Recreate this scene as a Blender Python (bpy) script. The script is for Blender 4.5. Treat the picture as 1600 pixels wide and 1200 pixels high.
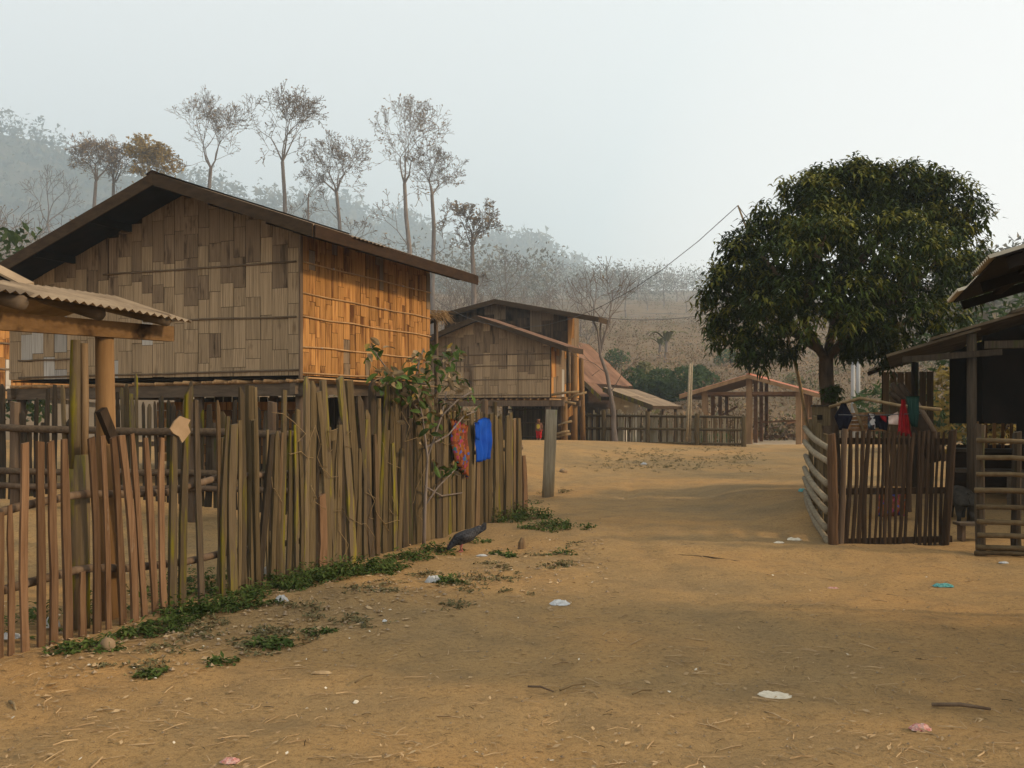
import bpy, math, random
import numpy as np
from mathutils import Vector, Matrix, Euler

R = random.Random(7)
NR = np.random.RandomState(7)
scene = bpy.context.scene
for o in list(bpy.data.objects):
    bpy.data.objects.remove(o)

# ------------------------------------------------------------------ camera, sky, sun, exposure
FOC, CX, HY, EYE = 1500.0, 800.0, 640.0, 1.6      # focal length in photo pixels, horizon row, eye height
cam_d = bpy.data.cameras.new("camera")
cam = bpy.data.objects.new("camera", cam_d)
scene.collection.objects.link(cam)
cam.location = (0, 0, EYE)
cam.rotation_euler = (math.radians(90), 0, 0)
cam_d.sensor_width = 36.0
cam_d.lens = 36.0 * FOC / 1600.0
cam_d.shift_y = 40.0 / 1600.0
cam_d.clip_start = 0.05
cam_d.clip_end = 5000
scene.camera = cam

SUN_AZ = Vector((0.965, -0.20, 0)).normalized()     # horizontal direction towards the sun
SUN_EL = math.radians(24)
world = bpy.data.worlds.new("World")
scene.world = world
world.use_nodes = True
wn = world.node_tree
wn.nodes.clear()
sky = wn.nodes.new("ShaderNodeTexSky")
sky.sky_type = 'NISHITA'
sky.sun_disc = False
sky.sun_elevation = SUN_EL
sky.sun_rotation = math.atan2(SUN_AZ.x, SUN_AZ.y)
sky.air_density = 1.0
sky.dust_density = 6.0
sky.ozone_density = 1.0
wmix = wn.nodes.new("ShaderNodeMix")
wmix.data_type = 'RGBA'
wmix.inputs[0].default_value = 0.72                 # smoke haze whitens the whole sky evenly
wmix.inputs[7].default_value = (11.5, 11.4, 10.9, 1)
bg = wn.nodes.new("ShaderNodeBackground")
bg.inputs[1].default_value = 0.108
wo = wn.nodes.new("ShaderNodeOutputWorld")
wn.links.new(sky.outputs[0], wmix.inputs[6])
wn.links.new(wmix.outputs[2], bg.inputs[0])
wn.links.new(bg.outputs[0], wo.inputs[0])

sun_d = bpy.data.lights.new("sun", 'SUN')
sun_d.energy = 2.8
sun_d.angle = math.radians(4)
sun_d.color = (1.0, 0.74, 0.46)
sun = bpy.data.objects.new("sun", sun_d)
scene.collection.objects.link(sun)
to_sun = Vector((SUN_AZ.x * math.cos(SUN_EL), SUN_AZ.y * math.cos(SUN_EL), math.sin(SUN_EL)))
sun.rotation_euler = to_sun.to_track_quat('Z', 'Y').to_euler()
sun.location = to_sun * 60

vs = scene.view_settings
vs.view_transform = 'Standard'
vs.look = 'None'
vs.exposure = 0.10
vs.gamma = 1.0
vs.use_curve_mapping = False
cy = scene.cycles
cy.use_denoising = True
cy.max_bounces = 5
cy.diffuse_bounces = 3
cy.glossy_bounces = 2
cy.transmission_bounces = 3
cy.volume_bounces = 1
cy.transparent_max_bounces = 8
cy.sample_clamp_indirect = 4

# ------------------------------------------------------------------ helpers
COL = scene.collection
W = {}                                              # world position of every object built (no rotation on parents)


def P(px, py, Y):
    return Vector(((px - CX) / FOC * Y, Y, EYE + (HY - py) / FOC * Y))


def tag(o, label=None, cat=None, group=None, kind=None):
    if label: o["label"] = label
    if cat: o["category"] = cat
    if group: o["group"] = group
    if kind: o["kind"] = kind
    return o


def thing(name, loc, label, cat, group=None):
    o = bpy.data.objects.new(name, None)
    o.empty_display_size = 0.1
    COL.objects.link(o)
    o.location = loc
    W[o] = Vector(loc)
    return tag(o, label, cat, group)


def put(name, mesh, loc, parent=None, rot=(0, 0, 0), scale=(1, 1, 1)):
    o = bpy.data.objects.new(name, mesh)
    COL.objects.link(o)
    loc = Vector(loc)
    if parent is not None:
        o.parent = parent
        o.location = loc - W[parent]
    else:
        o.location = loc
    o.rotation_euler = rot
    o.scale = scale
    W[o] = loc
    return o


class MB:
    def __init__(self):
        self.v, self.f = [], []

    def quad_strip_rings(self, rings, cap=True, close=True):
        n = len(rings[0])
        b = len(self.v)
        for r in rings:
            self.v.extend([tuple(p) for p in r])
        for i in range(len(rings) - 1):
            for j in range(n if close else n - 1):
                k = (j + 1) % n
                self.f.append((b + i * n + j, b + i * n + k, b + (i + 1) * n + k, b + (i + 1) * n + j))
        if cap:
            self.f.append(tuple(b + j for j in reversed(range(n))))
            e = b + (len(rings) - 1) * n
            self.f.append(tuple(e + j for j in range(n)))

    def tube(self, pts, radii, sides=6, cap=True):
        pts = [Vector(p) for p in pts]
        if not hasattr(radii, '__len__'):
            radii = [radii] * len(pts)
        rings = []
        ref = None
        for i, p in enumerate(pts):
            t = (pts[min(i + 1, len(pts) - 1)] - pts[max(i - 1, 0)])
            if t.length < 1e-9: t = Vector((0, 0, 1))
            t.normalize()
            if ref is None:
                ref = t.orthogonal().normalized()
            ref = (ref - t * ref.dot(t))
            if ref.length < 1e-6: ref = t.orthogonal()
            ref.normalize()
            bn = t.cross(ref)
            rings.append([p + (ref * math.cos(2 * math.pi * k / sides) + bn * math.sin(2 * math.pi * k / sides)) * radii[i] for k in range(sides)])
        self.quad_strip_rings(rings, cap)
        return self

    def box(self, c, ax, ay, az):
        """centre and three half-extent vectors"""
        c, ax, ay, az = map(Vector, (c, ax, ay, az))
        b = len(self.v)
        for sx, sy, sz in ((-1, -1, -1), (1, -1, -1), (1, 1, -1), (-1, 1, -1), (-1, -1, 1), (1, -1, 1), (1, 1, 1), (-1, 1, 1)):
            self.v.append(tuple(c + ax * sx + ay * sy + az * sz))
        for q in ((0, 3, 2, 1), (4, 5, 6, 7), (0, 1, 5, 4), (1, 2, 6, 5), (2, 3, 7, 6), (3, 0, 4, 7)):
            self.f.append(tuple(b + i for i in q))
        return self

    def bar(self, a, b, w, h, up=(0, 0, 1)):
        """rectangular beam from a to b"""
        a, b = Vector(a), Vector(b)
        d = b - a
        t = d.normalized()
        up = Vector(up)
        s = t.cross(up)
        if s.length < 1e-4: s = t.orthogonal()
        s.normalize()
        u = s.cross(t)
        return self.box((a + b) / 2, d / 2, s * w / 2, u * h / 2)

    def slab(self, pts, n, th):
        """polygon extruded by th along n (both ways half)"""
        n = Vector(n).normalized() * th / 2
        b = len(self.v)
        k = len(pts)
        for p in pts: self.v.append(tuple(Vector(p) + n))
        for p in pts: self.v.append(tuple(Vector(p) - n))
        self.f.append(tuple(range(b, b + k)))
        self.f.append(tuple(b + k + i for i in reversed(range(k))))
        for i in range(k):
            j = (i + 1) % k
            self.f.append((b + i, b + k + i, b + k + j, b + j))
        return self

    def obj(self, name, mat, parent=None, smooth=False, origin=None):
        a = np.array(self.v, dtype=float)
        if origin is None:
            o = a.mean(axis=0)
            o[2] = a[:, 2].min()
        else:
            o = np.array(origin, dtype=float)
        me = bpy.data.meshes.new(name)
        me.from_pydata((a - o).tolist(), [], self.f)
        if smooth:
            me.polygons.foreach_set("use_smooth", [True] * len(me.polygons))
        me.materials.append(mat)
        me.update()
        return put(name, me, o, parent)


def unit_cube(name, mat):
    m = MB().box((0, 0, 0), (.5, 0, 0), (0, .5, 0), (0, 0, .5))
    me = bpy.data.meshes.new(name)
    me.from_pydata(m.v, [], m.f)
    me.materials.append(mat)
    return me


def copy_thing(src, loc, rotz, scale, label, group=None):
    r = src.copy()
    COL.objects.link(r)
    r.location = loc
    r.rotation_euler = (0, 0, rotz)
    r.scale = (scale, scale, scale) if not hasattr(scale, '__len__') else scale
    r["label"] = label
    if group: r["group"] = group
    for ch in list(src.children):
        c = ch.copy()
        COL.objects.link(c)
        c.parent = r
    return r


def sm(a, b, x):
    t = np.clip((np.asarray(x, dtype=float) - a) / (b - a), 0, 1)
    return t * t * (3 - 2 * t)


_lat = NR.rand(256, 256)


def vnoise(x, y):
    x = np.asarray(x, dtype=float); y = np.asarray(y, dtype=float)
    xi = np.floor(x).astype(int); yi = np.floor(y).astype(int)
    fx = x - xi; fy = y - yi
    fx = fx * fx * (3 - 2 * fx); fy = fy * fy * (3 - 2 * fy)
    a = _lat[xi % 256, yi % 256]; b = _lat[(xi + 1) % 256, yi % 256]
    c = _lat[xi % 256, (yi + 1) % 256]; d = _lat[(xi + 1) % 256, (yi + 1) % 256]
    return (a * (1 - fx) + b * fx) * (1 - fy) + (c * (1 - fx) + d * fx) * fy - 0.5


# ------------------------------------------------------------------ materials
def nmat(name):
    m = bpy.data.materials.new(name)
    m.use_nodes = True
    nt = m.node_tree
    nt.nodes.clear()
    out = nt.nodes.new("ShaderNodeOutputMaterial")
    b = nt.nodes.new("ShaderNodeBsdfPrincipled")
    b.inputs["Specular IOR Level"].default_value = 0.08
    nt.links.new(b.outputs[0], out.inputs[0])
    return m, nt, b


def N(nt, t, **kw):
    n = nt.nodes.new(t)
    for k, v in kw.items():
        setattr(n, k, v)
    return n


def coords(nt, scale, rnd=True):
    tc = N(nt, "ShaderNodeTexCoord")
    src = tc.outputs["Object"]
    if rnd:
        oi = N(nt, "ShaderNodeObjectInfo")
        mu = N(nt, "ShaderNodeMath", operation='MULTIPLY')
        mu.inputs[1].default_value = 53.0
        nt.links.new(oi.outputs["Random"], mu.inputs[0])
        ad = N(nt, "ShaderNodeVectorMath", operation='ADD')
        nt.links.new(src, ad.inputs[0])
        nt.links.new(mu.outputs[0], ad.inputs[1])
        src = ad.outputs[0]
    mp = N(nt, "ShaderNodeMapping")
    mp.inputs["Scale"].default_value = scale
    nt.links.new(src, mp.inputs[0])
    return mp.outputs[0]


def noise(nt, vec, s=1.0, detail=4, rough=0.6):
    n = N(nt, "ShaderNodeTexNoise")
    n.inputs["Scale"].default_value = s
    n.inputs["Detail"].default_value = detail
    n.inputs["Roughness"].default_value = rough
    nt.links.new(vec, n.inputs["Vector"])
    return n.outputs["Fac"]


def ramp(nt, fac, stops):
    r = N(nt, "ShaderNodeValToRGB")
    e = r.color_ramp.elements
    while len(e) < len(stops): e.new(0.5)
    for i, (p, c) in enumerate(stops):
        e[i].position = p
        e[i].color = (c[0], c[1], c[2], 1) if hasattr(c, '__len__') else (c, c, c, 1)
    nt.links.new(fac, r.inputs[0])
    return r.outputs[0]


def mixc(nt, fac, a, b, mode='MIX'):
    m = N(nt, "ShaderNodeMix", data_type='RGBA', blend_type=mode)
    for sock, val in ((m.inputs[0], fac), (m.inputs[6], a), (m.inputs[7], b)):
        if hasattr(val, 'is_linked') or hasattr(val, 'links'):
            nt.links.new(val, sock)
        elif hasattr(val, '__len__'):
            sock.default_value = (val[0], val[1], val[2], 1)
        else:
            sock.default_value = val
    return m.outputs[2]


def bump(nt, b, h, strength=0.4, dist=0.01):
    bp = N(nt, "ShaderNodeBump")
    bp.inputs["Strength"].default_value = strength
    bp.inputs["Distance"].default_value = dist
    nt.links.new(h, bp.inputs["Height"])
    nt.links.new(bp.outputs[0], b.inputs["Normal"])


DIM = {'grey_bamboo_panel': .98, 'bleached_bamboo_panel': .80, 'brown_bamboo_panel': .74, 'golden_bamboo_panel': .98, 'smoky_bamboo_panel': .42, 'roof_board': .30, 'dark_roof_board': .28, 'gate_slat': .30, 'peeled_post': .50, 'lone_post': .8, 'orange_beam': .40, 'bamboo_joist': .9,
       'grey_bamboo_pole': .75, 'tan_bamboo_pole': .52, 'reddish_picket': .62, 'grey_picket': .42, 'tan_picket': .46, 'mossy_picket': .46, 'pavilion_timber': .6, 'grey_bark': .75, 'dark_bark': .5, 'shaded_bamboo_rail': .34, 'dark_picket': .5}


def wood(name, dark, light, grain=(45, 45, 2.5), rnd=0.5, stain=None, stain_s=(3, 3, 1.2), stain_lo=0.55, rough=0.85, bs=0.5):
    """weathered wood or bamboo: streaky grain, per-piece brightness, optional stain or moss blotches"""
    m, nt, b = nmat(name)
    kd = DIM.get(name, .60)
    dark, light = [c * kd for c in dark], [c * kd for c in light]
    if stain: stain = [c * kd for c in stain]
    v = coords(nt, grain)
    g = noise(nt, v, 1.0, 5, 0.65)
    c = ramp(nt, g, [(0.28, dark), (0.72, light)])
    if stain:
        f = noise(nt, coords(nt, stain_s), 1.0, 4, 0.6)
        f = ramp(nt, f, [(stain_lo, 0.0), (stain_lo + 0.14, 1.0)])
        c = mixc(nt, f, c, stain)
    if name.endswith('panel'):                 # splits between the flattened bamboo slivers
        cr = noise(nt, coords(nt, (34, 34, .35)), 1.0, 2, .5)
        c = mixc(nt, 1.0, c, ramp(nt, cr, [(.33, .28), (.42, 1.0)]), 'MULTIPLY')
    oi = N(nt, "ShaderNodeObjectInfo")
    mr = N(nt, "ShaderNodeMapRange")
    mr.inputs["To Min"].default_value = 1 - rnd * 0.55
    mr.inputs["To Max"].default_value = 1 + rnd * 0.45
    nt.links.new(oi.outputs["Random"], mr.inputs["Value"])
    hs = N(nt, "ShaderNodeHueSaturation")
    nt.links.new(mr.outputs[0], hs.inputs["Value"])
    nt.links.new(c, hs.inputs["Color"])
    nt.links.new(hs.outputs[0], b.inputs["Base Color"])
    b.inputs["Roughness"].default_value = rough
    bump(nt, b, g, bs, 0.006)
    return m


def plain(name, a, c2, s=(6, 6, 6), rough=0.8, bs=0.2, rnd=0.2, bd=0.01, spec=None, trans=0.0):
    m, nt, b = nmat(name)
    g = noise(nt, coords(nt, s), 1.0, 5, 0.6)
    c = ramp(nt, g, [(0.3, a), (0.7, c2)])
    oi = N(nt, "ShaderNodeObjectInfo")
    mr = N(nt, "ShaderNodeMapRange")
    mr.inputs["To Min"].default_value = 1 - rnd
    mr.inputs["To Max"].default_value = 1 + rnd
    nt.links.new(oi.outputs["Random"], mr.inputs["Value"])
    hs = N(nt, "ShaderNodeHueSaturation")
    nt.links.new(mr.outputs[0], hs.inputs["Value"])
    nt.links.new(c, hs.inputs["Color"])
    nt.links.new(hs.outputs[0], b.inputs["Base Color"])
    b.inputs["Roughness"].default_value = rough
    if spec is not None: b.inputs["Specular IOR Level"].default_value = spec
    if bs: bump(nt, b, g, bs, bd)
    if trans:
        t = N(nt, "ShaderNodeBsdfTranslucent")
        nt.links.new(hs.outputs[0], t.inputs[0])
        mx = N(nt, "ShaderNodeMixShader")
        mx.inputs[0].default_value = trans
        out = [n for n in nt.nodes if n.type == 'OUTPUT_MATERIAL'][0]
        nt.links.new(b.outputs[0], mx.inputs[1])
        nt.links.new(t.outputs[0], mx.inputs[2])
        nt.links.new(mx.outputs[0], out.inputs[0])
    return m


M = {}
M['panel_grey'] = wood("grey_bamboo_panel", (.20, .140, .080), (.43, .312, .188), (17, 17, .7), .25, stain=(.12, .075, .04), stain_s=(1.2, 1.2, .5), stain_lo=.62)
M['panel_pale'] = wood("bleached_bamboo_panel", (.34, .31, .27), (.58, .54, .47), (17, 17, .7), .35)
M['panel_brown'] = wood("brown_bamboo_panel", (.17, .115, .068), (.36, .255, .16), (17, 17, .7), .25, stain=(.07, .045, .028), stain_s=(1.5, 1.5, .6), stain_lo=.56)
M['panel_gold'] = wood("golden_bamboo_panel", (.20, .088, .025), (.52, .27, .088), (15, 15, .7), .55, stain=(.14, .055, .018), stain_s=(1.3, 1.3, .5), stain_lo=.50)
M['panel_soot'] = wood("smoky_bamboo_panel", (.10, .062, .038), (.26, .17, .105), (15, 15, .7), .5, stain=(.03, .02, .016), stain_s=(1.5, 1.5, .7), stain_lo=.48)
M['dark_backing'] = plain("dark_backing", (.010, .007, .005), (.022, .015, .010), (4, 4, 1.5))
M['soot'] = plain("sooty_boards", (.006, .005, .004), (.016, .011, .008), (4, 4, 2))  # near-black colour that paints in the shade under roofs and inside sheds
M['batten'] = wood("bamboo_batten", (.16, .11, .07), (.30, .22, .14), (6, 6, 6), .3)
M['beam'] = wood("weathered_beam", (.10, .075, .052), (.22, .165, .115), (3, 3, 18), .4)
M['fascia'] = wood("roof_board", (.10, .062, .034), (.22, .14, .078), (5, 5, 14), .3)
M['fascia_dark'] = wood("dark_roof_board", (.06, .033, .018), (.15, .082, .042), (5, 5, 14), .3)
M['post'] = wood("house_post", (.13, .085, .055), (.27, .19, .125), (14, 14, 1.6), .3)
M['post_gold'] = wood("peeled_post", (.26, .145, .06), (.46, .27, .12), (16, 16, 1.2), .3, stain=(.12, .06, .03), stain_s=(5, 5, 1.2), stain_lo=.60)
M['joist'] = wood("bamboo_joist", (.28, .16, .07), (.50, .31, .15), (10, 10, 10), .4)
M['picket_red'] = wood("reddish_picket", (.13, .068, .034), (.30, .18, .10), (40, 40, 2.2), .8, stain=(.33, .25, .17), stain_s=(16, 16, 4), stain_lo=.66)
M['picket_grey'] = wood("grey_picket", (.130, .093, .046), (.32, .235, .125), (40, 40, 2.2), .8, stain=(.15, .14, .028), stain_s=(9, 9, 1.6), stain_lo=.63)
M['picket_moss'] = wood("mossy_picket", (.14, .105, .06), (.27, .20, .12), (40, 40, 2.2), .8, stain=(.36, .31, .02), stain_s=(14, 14, 1.4), stain_lo=.50)
M['picket_dark'] = wood("dark_picket", (.055, .042, .028), (.17, .125, .082), (40, 40, 2.2), .8, stain=(.09, .10, .02), stain_s=(8, 8, 1.5), stain_lo=.58)
M['picket_tan'] = wood("tan_picket", (.20, .125, .065), (.38, .26, .145), (40, 40, 2.2), .8)
M['rail'] = wood("fence_rail", (.075, .052, .034), (.19, .135, .085), (20, 20, 20), .4)
M['bamboo'] = wood("grey_bamboo_pole", (.22, .175, .115), (.43, .36, .245), (14, 14, 14), .3, stain=(.14, .10, .07), stain_s=(9, 9, 9), stain_lo=.62)
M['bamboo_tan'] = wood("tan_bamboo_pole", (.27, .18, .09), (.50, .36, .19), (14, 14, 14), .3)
M['rail_tan'] = wood("shaded_bamboo_rail", (.27, .18, .09), (.50, .36, .19), (14, 14, 14), .5)  # tan bamboo again, with the shed's shade put into its colour
M['gate_slat'] = wood("gate_slat", (.075, .045, .026), (.19, .12, .07), (40, 40, 2.2), .5)  # colour dimmed to carry the shade the sheds throw on the gate
M['firewood'] = wood("split_firewood", (.25, .12, .05), (.46, .26, .12), (20, 20, 20), .5)
M['bark_dark'] = wood("dark_bark", (.035, .025, .018), (.12, .08, .05), (12, 12, 4), .3, bs=1.0)
M['bark'] = wood("grey_bark", (.13, .105, .09), (.30, .25, .215), (5, 5, 1.2), .2, bs=1.0)
M['bark_mango'] = wood("mango_bark", (.07, .048, .032), (.20, .14, .09), (9, 9, 3), .2, bs=1.2)
M['tin_tan'] = plain("dusty_corrugated_tin", (.15, .105, .064), (.31, .23, .145), (3, 3, 3), .6, .1)
M['tin_rust'] = plain("rusty_corrugated_tin", (.13, .070, .044), (.24, .135, .085), (1.4, 1.4, 1.4), .65, .1)
M['tin_grey'] = plain("grey_corrugated_roof", (.17, .125, .085), (.30, .225, .15), (1.5, 1.5, 1.5), .8, .1)
M['tin_dark'] = plain("aged_corrugated_roof", (.10, .075, .052), (.20, .15, .105), (2, 2, 2), .8, .1)
M['tin_pale'] = plain("pale_corrugated_roof", (.26, .22, .16), (.42, .37, .28), (2, 2, 2), .7, .1)
M['soot_top'] = plain("old_roof_board", (.045, .036, .024), (.13, .10, .062), (3, 3, 3), .9, .2)
M['tile_red'] = plain("red_roof_sheet", (.34, .13, .08), (.46, .19, .12), (1.5, 1.5, 1.5), .7, .1)
M['concrete'] = plain("concrete", (.42, .36, .27), (.58, .50, .38), (1.2, 1.2, 1.2), .9, .15)
M['pav_post'] = plain("ochre_post", (.17, .10, .05), (.29, .175, .09), (4, 4, 1), .85, .2, .15)
M['pav_wood'] = wood("pavilion_timber", (.16, .08, .04), (.30, .16, .085), (6, 6, 6), .3)
M['mango_leaf'] = plain("mango_leaf", (.013, .024, .0035), (.055, .078, .012), (1.3, 1.3, 1.3), .6, 0, .1, spec=.12, trans=.18)
M['mango_young'] = plain("mango_flush_leaf", (.085, .105, .015), (.22, .20, .034), (3, 3, 3), .5, 0, .1, trans=.2)
M['bush_leaf'] = plain("bush_leaf", (.016, .034, .007), (.050, .078, .017), (2.5, 2.5, 2.5), .6, 0, .15, trans=.2)
M['yellow_leaf'] = plain("yellowing_leaf", (.12, .085, .018), (.23, .165, .04), (2, 2, 2), .7, 0, .2, trans=.2)
M['gold_leaf'] = plain("golden_leaf", (.26, .17, .05), (.44, .31, .11), (2, 2, 2), .8, 0, .1, trans=.25)
M['dry_leaf'] = plain("dry_leaf", (.17, .125, .075), (.32, .24, .15), (2, 2, 2), .8, 0, .2, trans=.15)
M['shrub_green'] = plain("shrub_green_leaf", (.035, .062, .014), (.085, .13, .03), (8, 8, 8), .5, 0, .45, trans=.2)
M['shrub_dusty'] = plain("shrub_dusty_leaf", (.15, .105, .055), (.27, .20, .115), (8, 8, 8), .75, 0, .35, trans=.15)
M['weed'] = plain("weed_leaf", (.030, .056, .010), (.105, .140, .034), (9, 4, 4), .65, 0, .1, trans=.15)
M['weed_dry'] = plain("dusty_weed_leaf", (.10, .095, .04), (.19, .155, .075), (4, 4, 4), .8, 0, .1)
M['scrub'] = plain("dry_scrub", (.10, .070, .042), (.32, .215, .125), (.14, .14, .3), .9, 0, .1)
M['scrub_green'] = plain("green_scrub", (.07, .072, .03), (.17, .15, .06), (.2, .2, .4), .9, 0, .1)
M['far_tree'] = plain("far_tree", (.075, .070, .042), (.16, .125, .075), (.05, .05, .1), .9, 0, .1)
M['litter'] = plain("dead_leaves", (.22, .14, .07), (.50, .36, .20), (9, 9, 9), .85, 0, .1)
M['pebble'] = plain("pebble", (.17, .12, .075), (.33, .25, .16), (20, 20, 20), .9, .2, .2)
M['plastic'] = plain("white_plastic", (.42, .43, .43), (.62, .63, .62), (20, 20, 20), .35, .3, .1, .01, trans=.2)
M['plastic_teal'] = plain("teal_wrapper", (.01, .17, .16), (.16, .36, .34), (60, 60, 60), .35, .2, .1)
M['plastic_red'] = plain("red_wrapper", (.36, .07, .06), (.58, .44, .38), (55, 55, 55), .4, .2, .1)
M['paper'] = plain("torn_paper", (.50, .44, .33), (.66, .60, .48), (30, 30, 30), .8, .2, .1)
M['card'] = plain("cardboard", (.24, .165, .095), (.32, .225, .14), (9, 9, 9), .85, .1, .05)
M['stone'] = plain("brown_stone", (.19, .13, .075), (.30, .215, .13), (9, 9, 9), .9, .5, .1)
M['thatch'] = plain("thatch", (.22, .14, .07), (.42, .29, .15), (30, 30, 3), .95, .4, .1)
M['skin'] = plain("skin", (.20, .095, .055), (.26, .13, .075), (6, 6, 6), .6, 0, 0)
M['hair'] = plain("black_hair", (.008, .007, .006), (.02, .017, .015), (60, 60, 60), .5, .1, 0)
M['yellow'] = plain("yellow_cotton", (.62, .44, .04), (.72, .54, .07), (12, 12, 12), .85, .1, 0)
M['trousers'] = plain("bright_red_cotton", (.42, .012, .014), (.60, .025, .025), (9, 9, 9), .85, .1, 0)
M['redcloth'] = plain("red_cotton", (.17, .005, .008), (.28, .010, .014), (9, 9, 9), .85, .1, 0)
M['bluecloth'] = plain("blue_cotton", (.004, .040, .27), (.009, .070, .40), (5, 5, 5), .85, .15, 0)
M['navy'] = plain("navy_cotton", (.004, .004, .009), (.011, .011, .020), (9, 9, 9), .9, .1, 0)
M['tealcloth'] = plain("teal_cotton", (.006, .07, .075), (.014, .12, .12), (9, 9, 9), .9, .1, 0)
M['greencloth'] = plain("dark_green_cotton", (.006, .024, .020), (.014, .045, .036), (9, 9, 9), .9, .1, 0)
M['pinkcloth'] = plain("pinkish_white_cotton", (.62, .46, .40), (.74, .60, .52), (15, 15, 15), .9, .1, 0)
M['hen'] = plain("speckled_feathers", (.008, .008, .011), (.075, .075, .08), (60, 60, 60), .7, .3, 0)
M['comb'] = plain("pink_comb", (.35, .12, .10), (.45, .18, .14), (9, 9, 9), .6, 0, 0)
M['pig'] = plain("black_pig_hide", (.016, .014, .011), (.045, .038, .030), (14, 14, 14), .8, .4, 0)
M['utility'] = plain("grey_concrete_pole", (.24, .25, .25), (.34, .35, .35), (3, 3, 1), .85, .1, 0)
M['wire'] = plain("black_wire", (.06, .06, .06), (.10, .10, .10), (3, 3, 3), .6, 0, 0)
M['whitewash'] = plain("whitewashed_wall", (.45, .43, .38), (.6, .57, .5), (3, 3, 3), .9, .1, 0)


def floral():
    m, nt, b = nmat("floral_cotton")
    vo = N(nt, "ShaderNodeTexVoronoi")
    vo.inputs["Scale"].default_value = 28
    nt.links.new(coords(nt, (1, 1, 1)), vo.inputs["Vector"])
    sep = N(nt, "ShaderNodeSeparateColor")
    nt.links.new(vo.outputs["Color"], sep.inputs[0])
    c = ramp(nt, sep.outputs[0], [(0.0, (.20, .065, .018)), (.4, (.13, .035, .018)), (.66, (.05, .08, .28)), (.76, (.26, .04, .085)), (.86, (.03, .12, .13)), (.90, (.22, .09, .02))])
    c.node.color_ramp.interpolation = 'CONSTANT'
    nt.links.new(c, b.inputs["Base Color"])
    b.inputs["Roughness"].default_value = .9
    return m


M['floral'] = floral()


def checks():
    m, nt, b = nmat("patterned_cotton")
    vo = N(nt, "ShaderNodeTexVoronoi")
    vo.inputs["Scale"].default_value = 22
    nt.links.new(coords(nt, (1, 1, 1)), vo.inputs["Vector"])
    sep = N(nt, "ShaderNodeSeparateColor")
    nt.links.new(vo.outputs["Color"], sep.inputs[0])
    c = ramp(nt, sep.outputs[0], [(0.0, (.02, .03, .04)), (.5, (.10, .12, .13)), (.68, (.42, .40, .38)), (.85, (.05, .03, .03))])
    c.node.color_ramp.interpolation = 'CONSTANT'
    nt.links.new(c, b.inputs["Base Color"])
    b.inputs["Roughness"].default_value = .9
    return m


M['checks'] = checks()


def ground_mat():
    m, nt, b = nmat("trodden_earth")
    vn = coords(nt, (1, 1, 1), False)
    big = noise(nt, vn, .42, 3, .5)
    mid = noise(nt, vn, 2.3, 5, .6)
    fine = noise(nt, vn, 26, 6, .75)
    grit = noise(nt, vn, 110, 3, .7)
    c = ramp(nt, big, [(.33, (.30, .205, .098)), (.48, (.365, .232, .098)), (.66, (.43, .25, .095))])
    c = mixc(nt, ramp(nt, mid, [(.44, 0.0), (.74, .6)]), c, (.19, .135, .072))
    c = mixc(nt, ramp(nt, fine, [(.30, .8), (.49, 0.0)]), c, (.13, .085, .042))
    c = mixc(nt, ramp(nt, fine, [(.58, 0.0), (.76, .65)]), c, (.52, .37, .19))
    c = mixc(nt, ramp(nt, grit, [(.34, .65), (.46, 0.0)]), c, (.12, .075, .04))
    # ground position split by axis for the hillside blend
    sx = N(nt, "ShaderNodeSeparateXYZ")
    nt.links.new(vn, sx.inputs[0])
    # hillside soil beyond the village: dry grass, burnt strips
    hn = noise(nt, coords(nt, (.035, .06, .06), False), 1.0, 5, .65)
    hc = ramp(nt, hn, [(.30, (.105, .088, .042)), (.46, (.150, .105, .062)), (.58, (.185, .130, .075)), (.70, (.095, .07, .048))])
    bn = noise(nt, coords(nt, (.018, .10, .1), False), 1.0, 4, .6)
    hc = mixc(nt, ramp(nt, bn, [(.60, 0.0), (.66, .85)]), hc, (.035, .032, .030))
    hf = N(nt, "ShaderNodeMapRange")
    hf.inputs["From Min"].default_value = 43
    hf.inputs["From Max"].default_value = 52
    nt.links.new(sx.outputs[1], hf.inputs["Value"])
    c = mixc(nt, hf.outputs[0], c, hc)
    nt.links.new(c, b.inputs["Base Color"])
    b.inputs["Roughness"].default_value = .95
    b.inputs["Specular IOR Level"].default_value = .1
    ad = N(nt, "ShaderNodeMath", operation='ADD')
    nt.links.new(fine, ad.inputs[0]); nt.links.new(mid, ad.inputs[1])
    ad2 = N(nt, "ShaderNodeMath", operation='MULTIPLY_ADD')
    nt.links.new(grit, ad2.inputs[0]); ad2.inputs[1].default_value = .25; nt.links.new(ad.outputs[0], ad2.inputs[2])
    bump(nt, b, ad2.outputs[0], .75, .04)
    return m


M['ground'] = ground_mat()


def mountain_mat():
    m, nt, b = nmat("wooded_slope")
    n1 = noise(nt, coords(nt, (.012, .012, .02), False), 1.0, 6, .7)
    c = ramp(nt, n1, [(.3, (.050, .055, .034)), (.5, (.085, .078, .045)), (.68, (.15, .105, .062))])
    nt.links.new(c, b.inputs["Base Color"])
    b.inputs["Roughness"].default_value = .95
    bump(nt, b, n1, 1.0, 4)
    return m


M['mountain'] = mountain_mat()

# ------------------------------------------------------------------ directions of the village plan
VD = Vector((.377, .926, 0)).normalized()           # along the houses, away from the viewer
UD = Vector((-VD.y, VD.x, 0))                       # to the left and back
FA, FB = Vector((-3.3, 6.45, 0)), Vector((.2, 14.9, 0))   # front fence line


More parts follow.
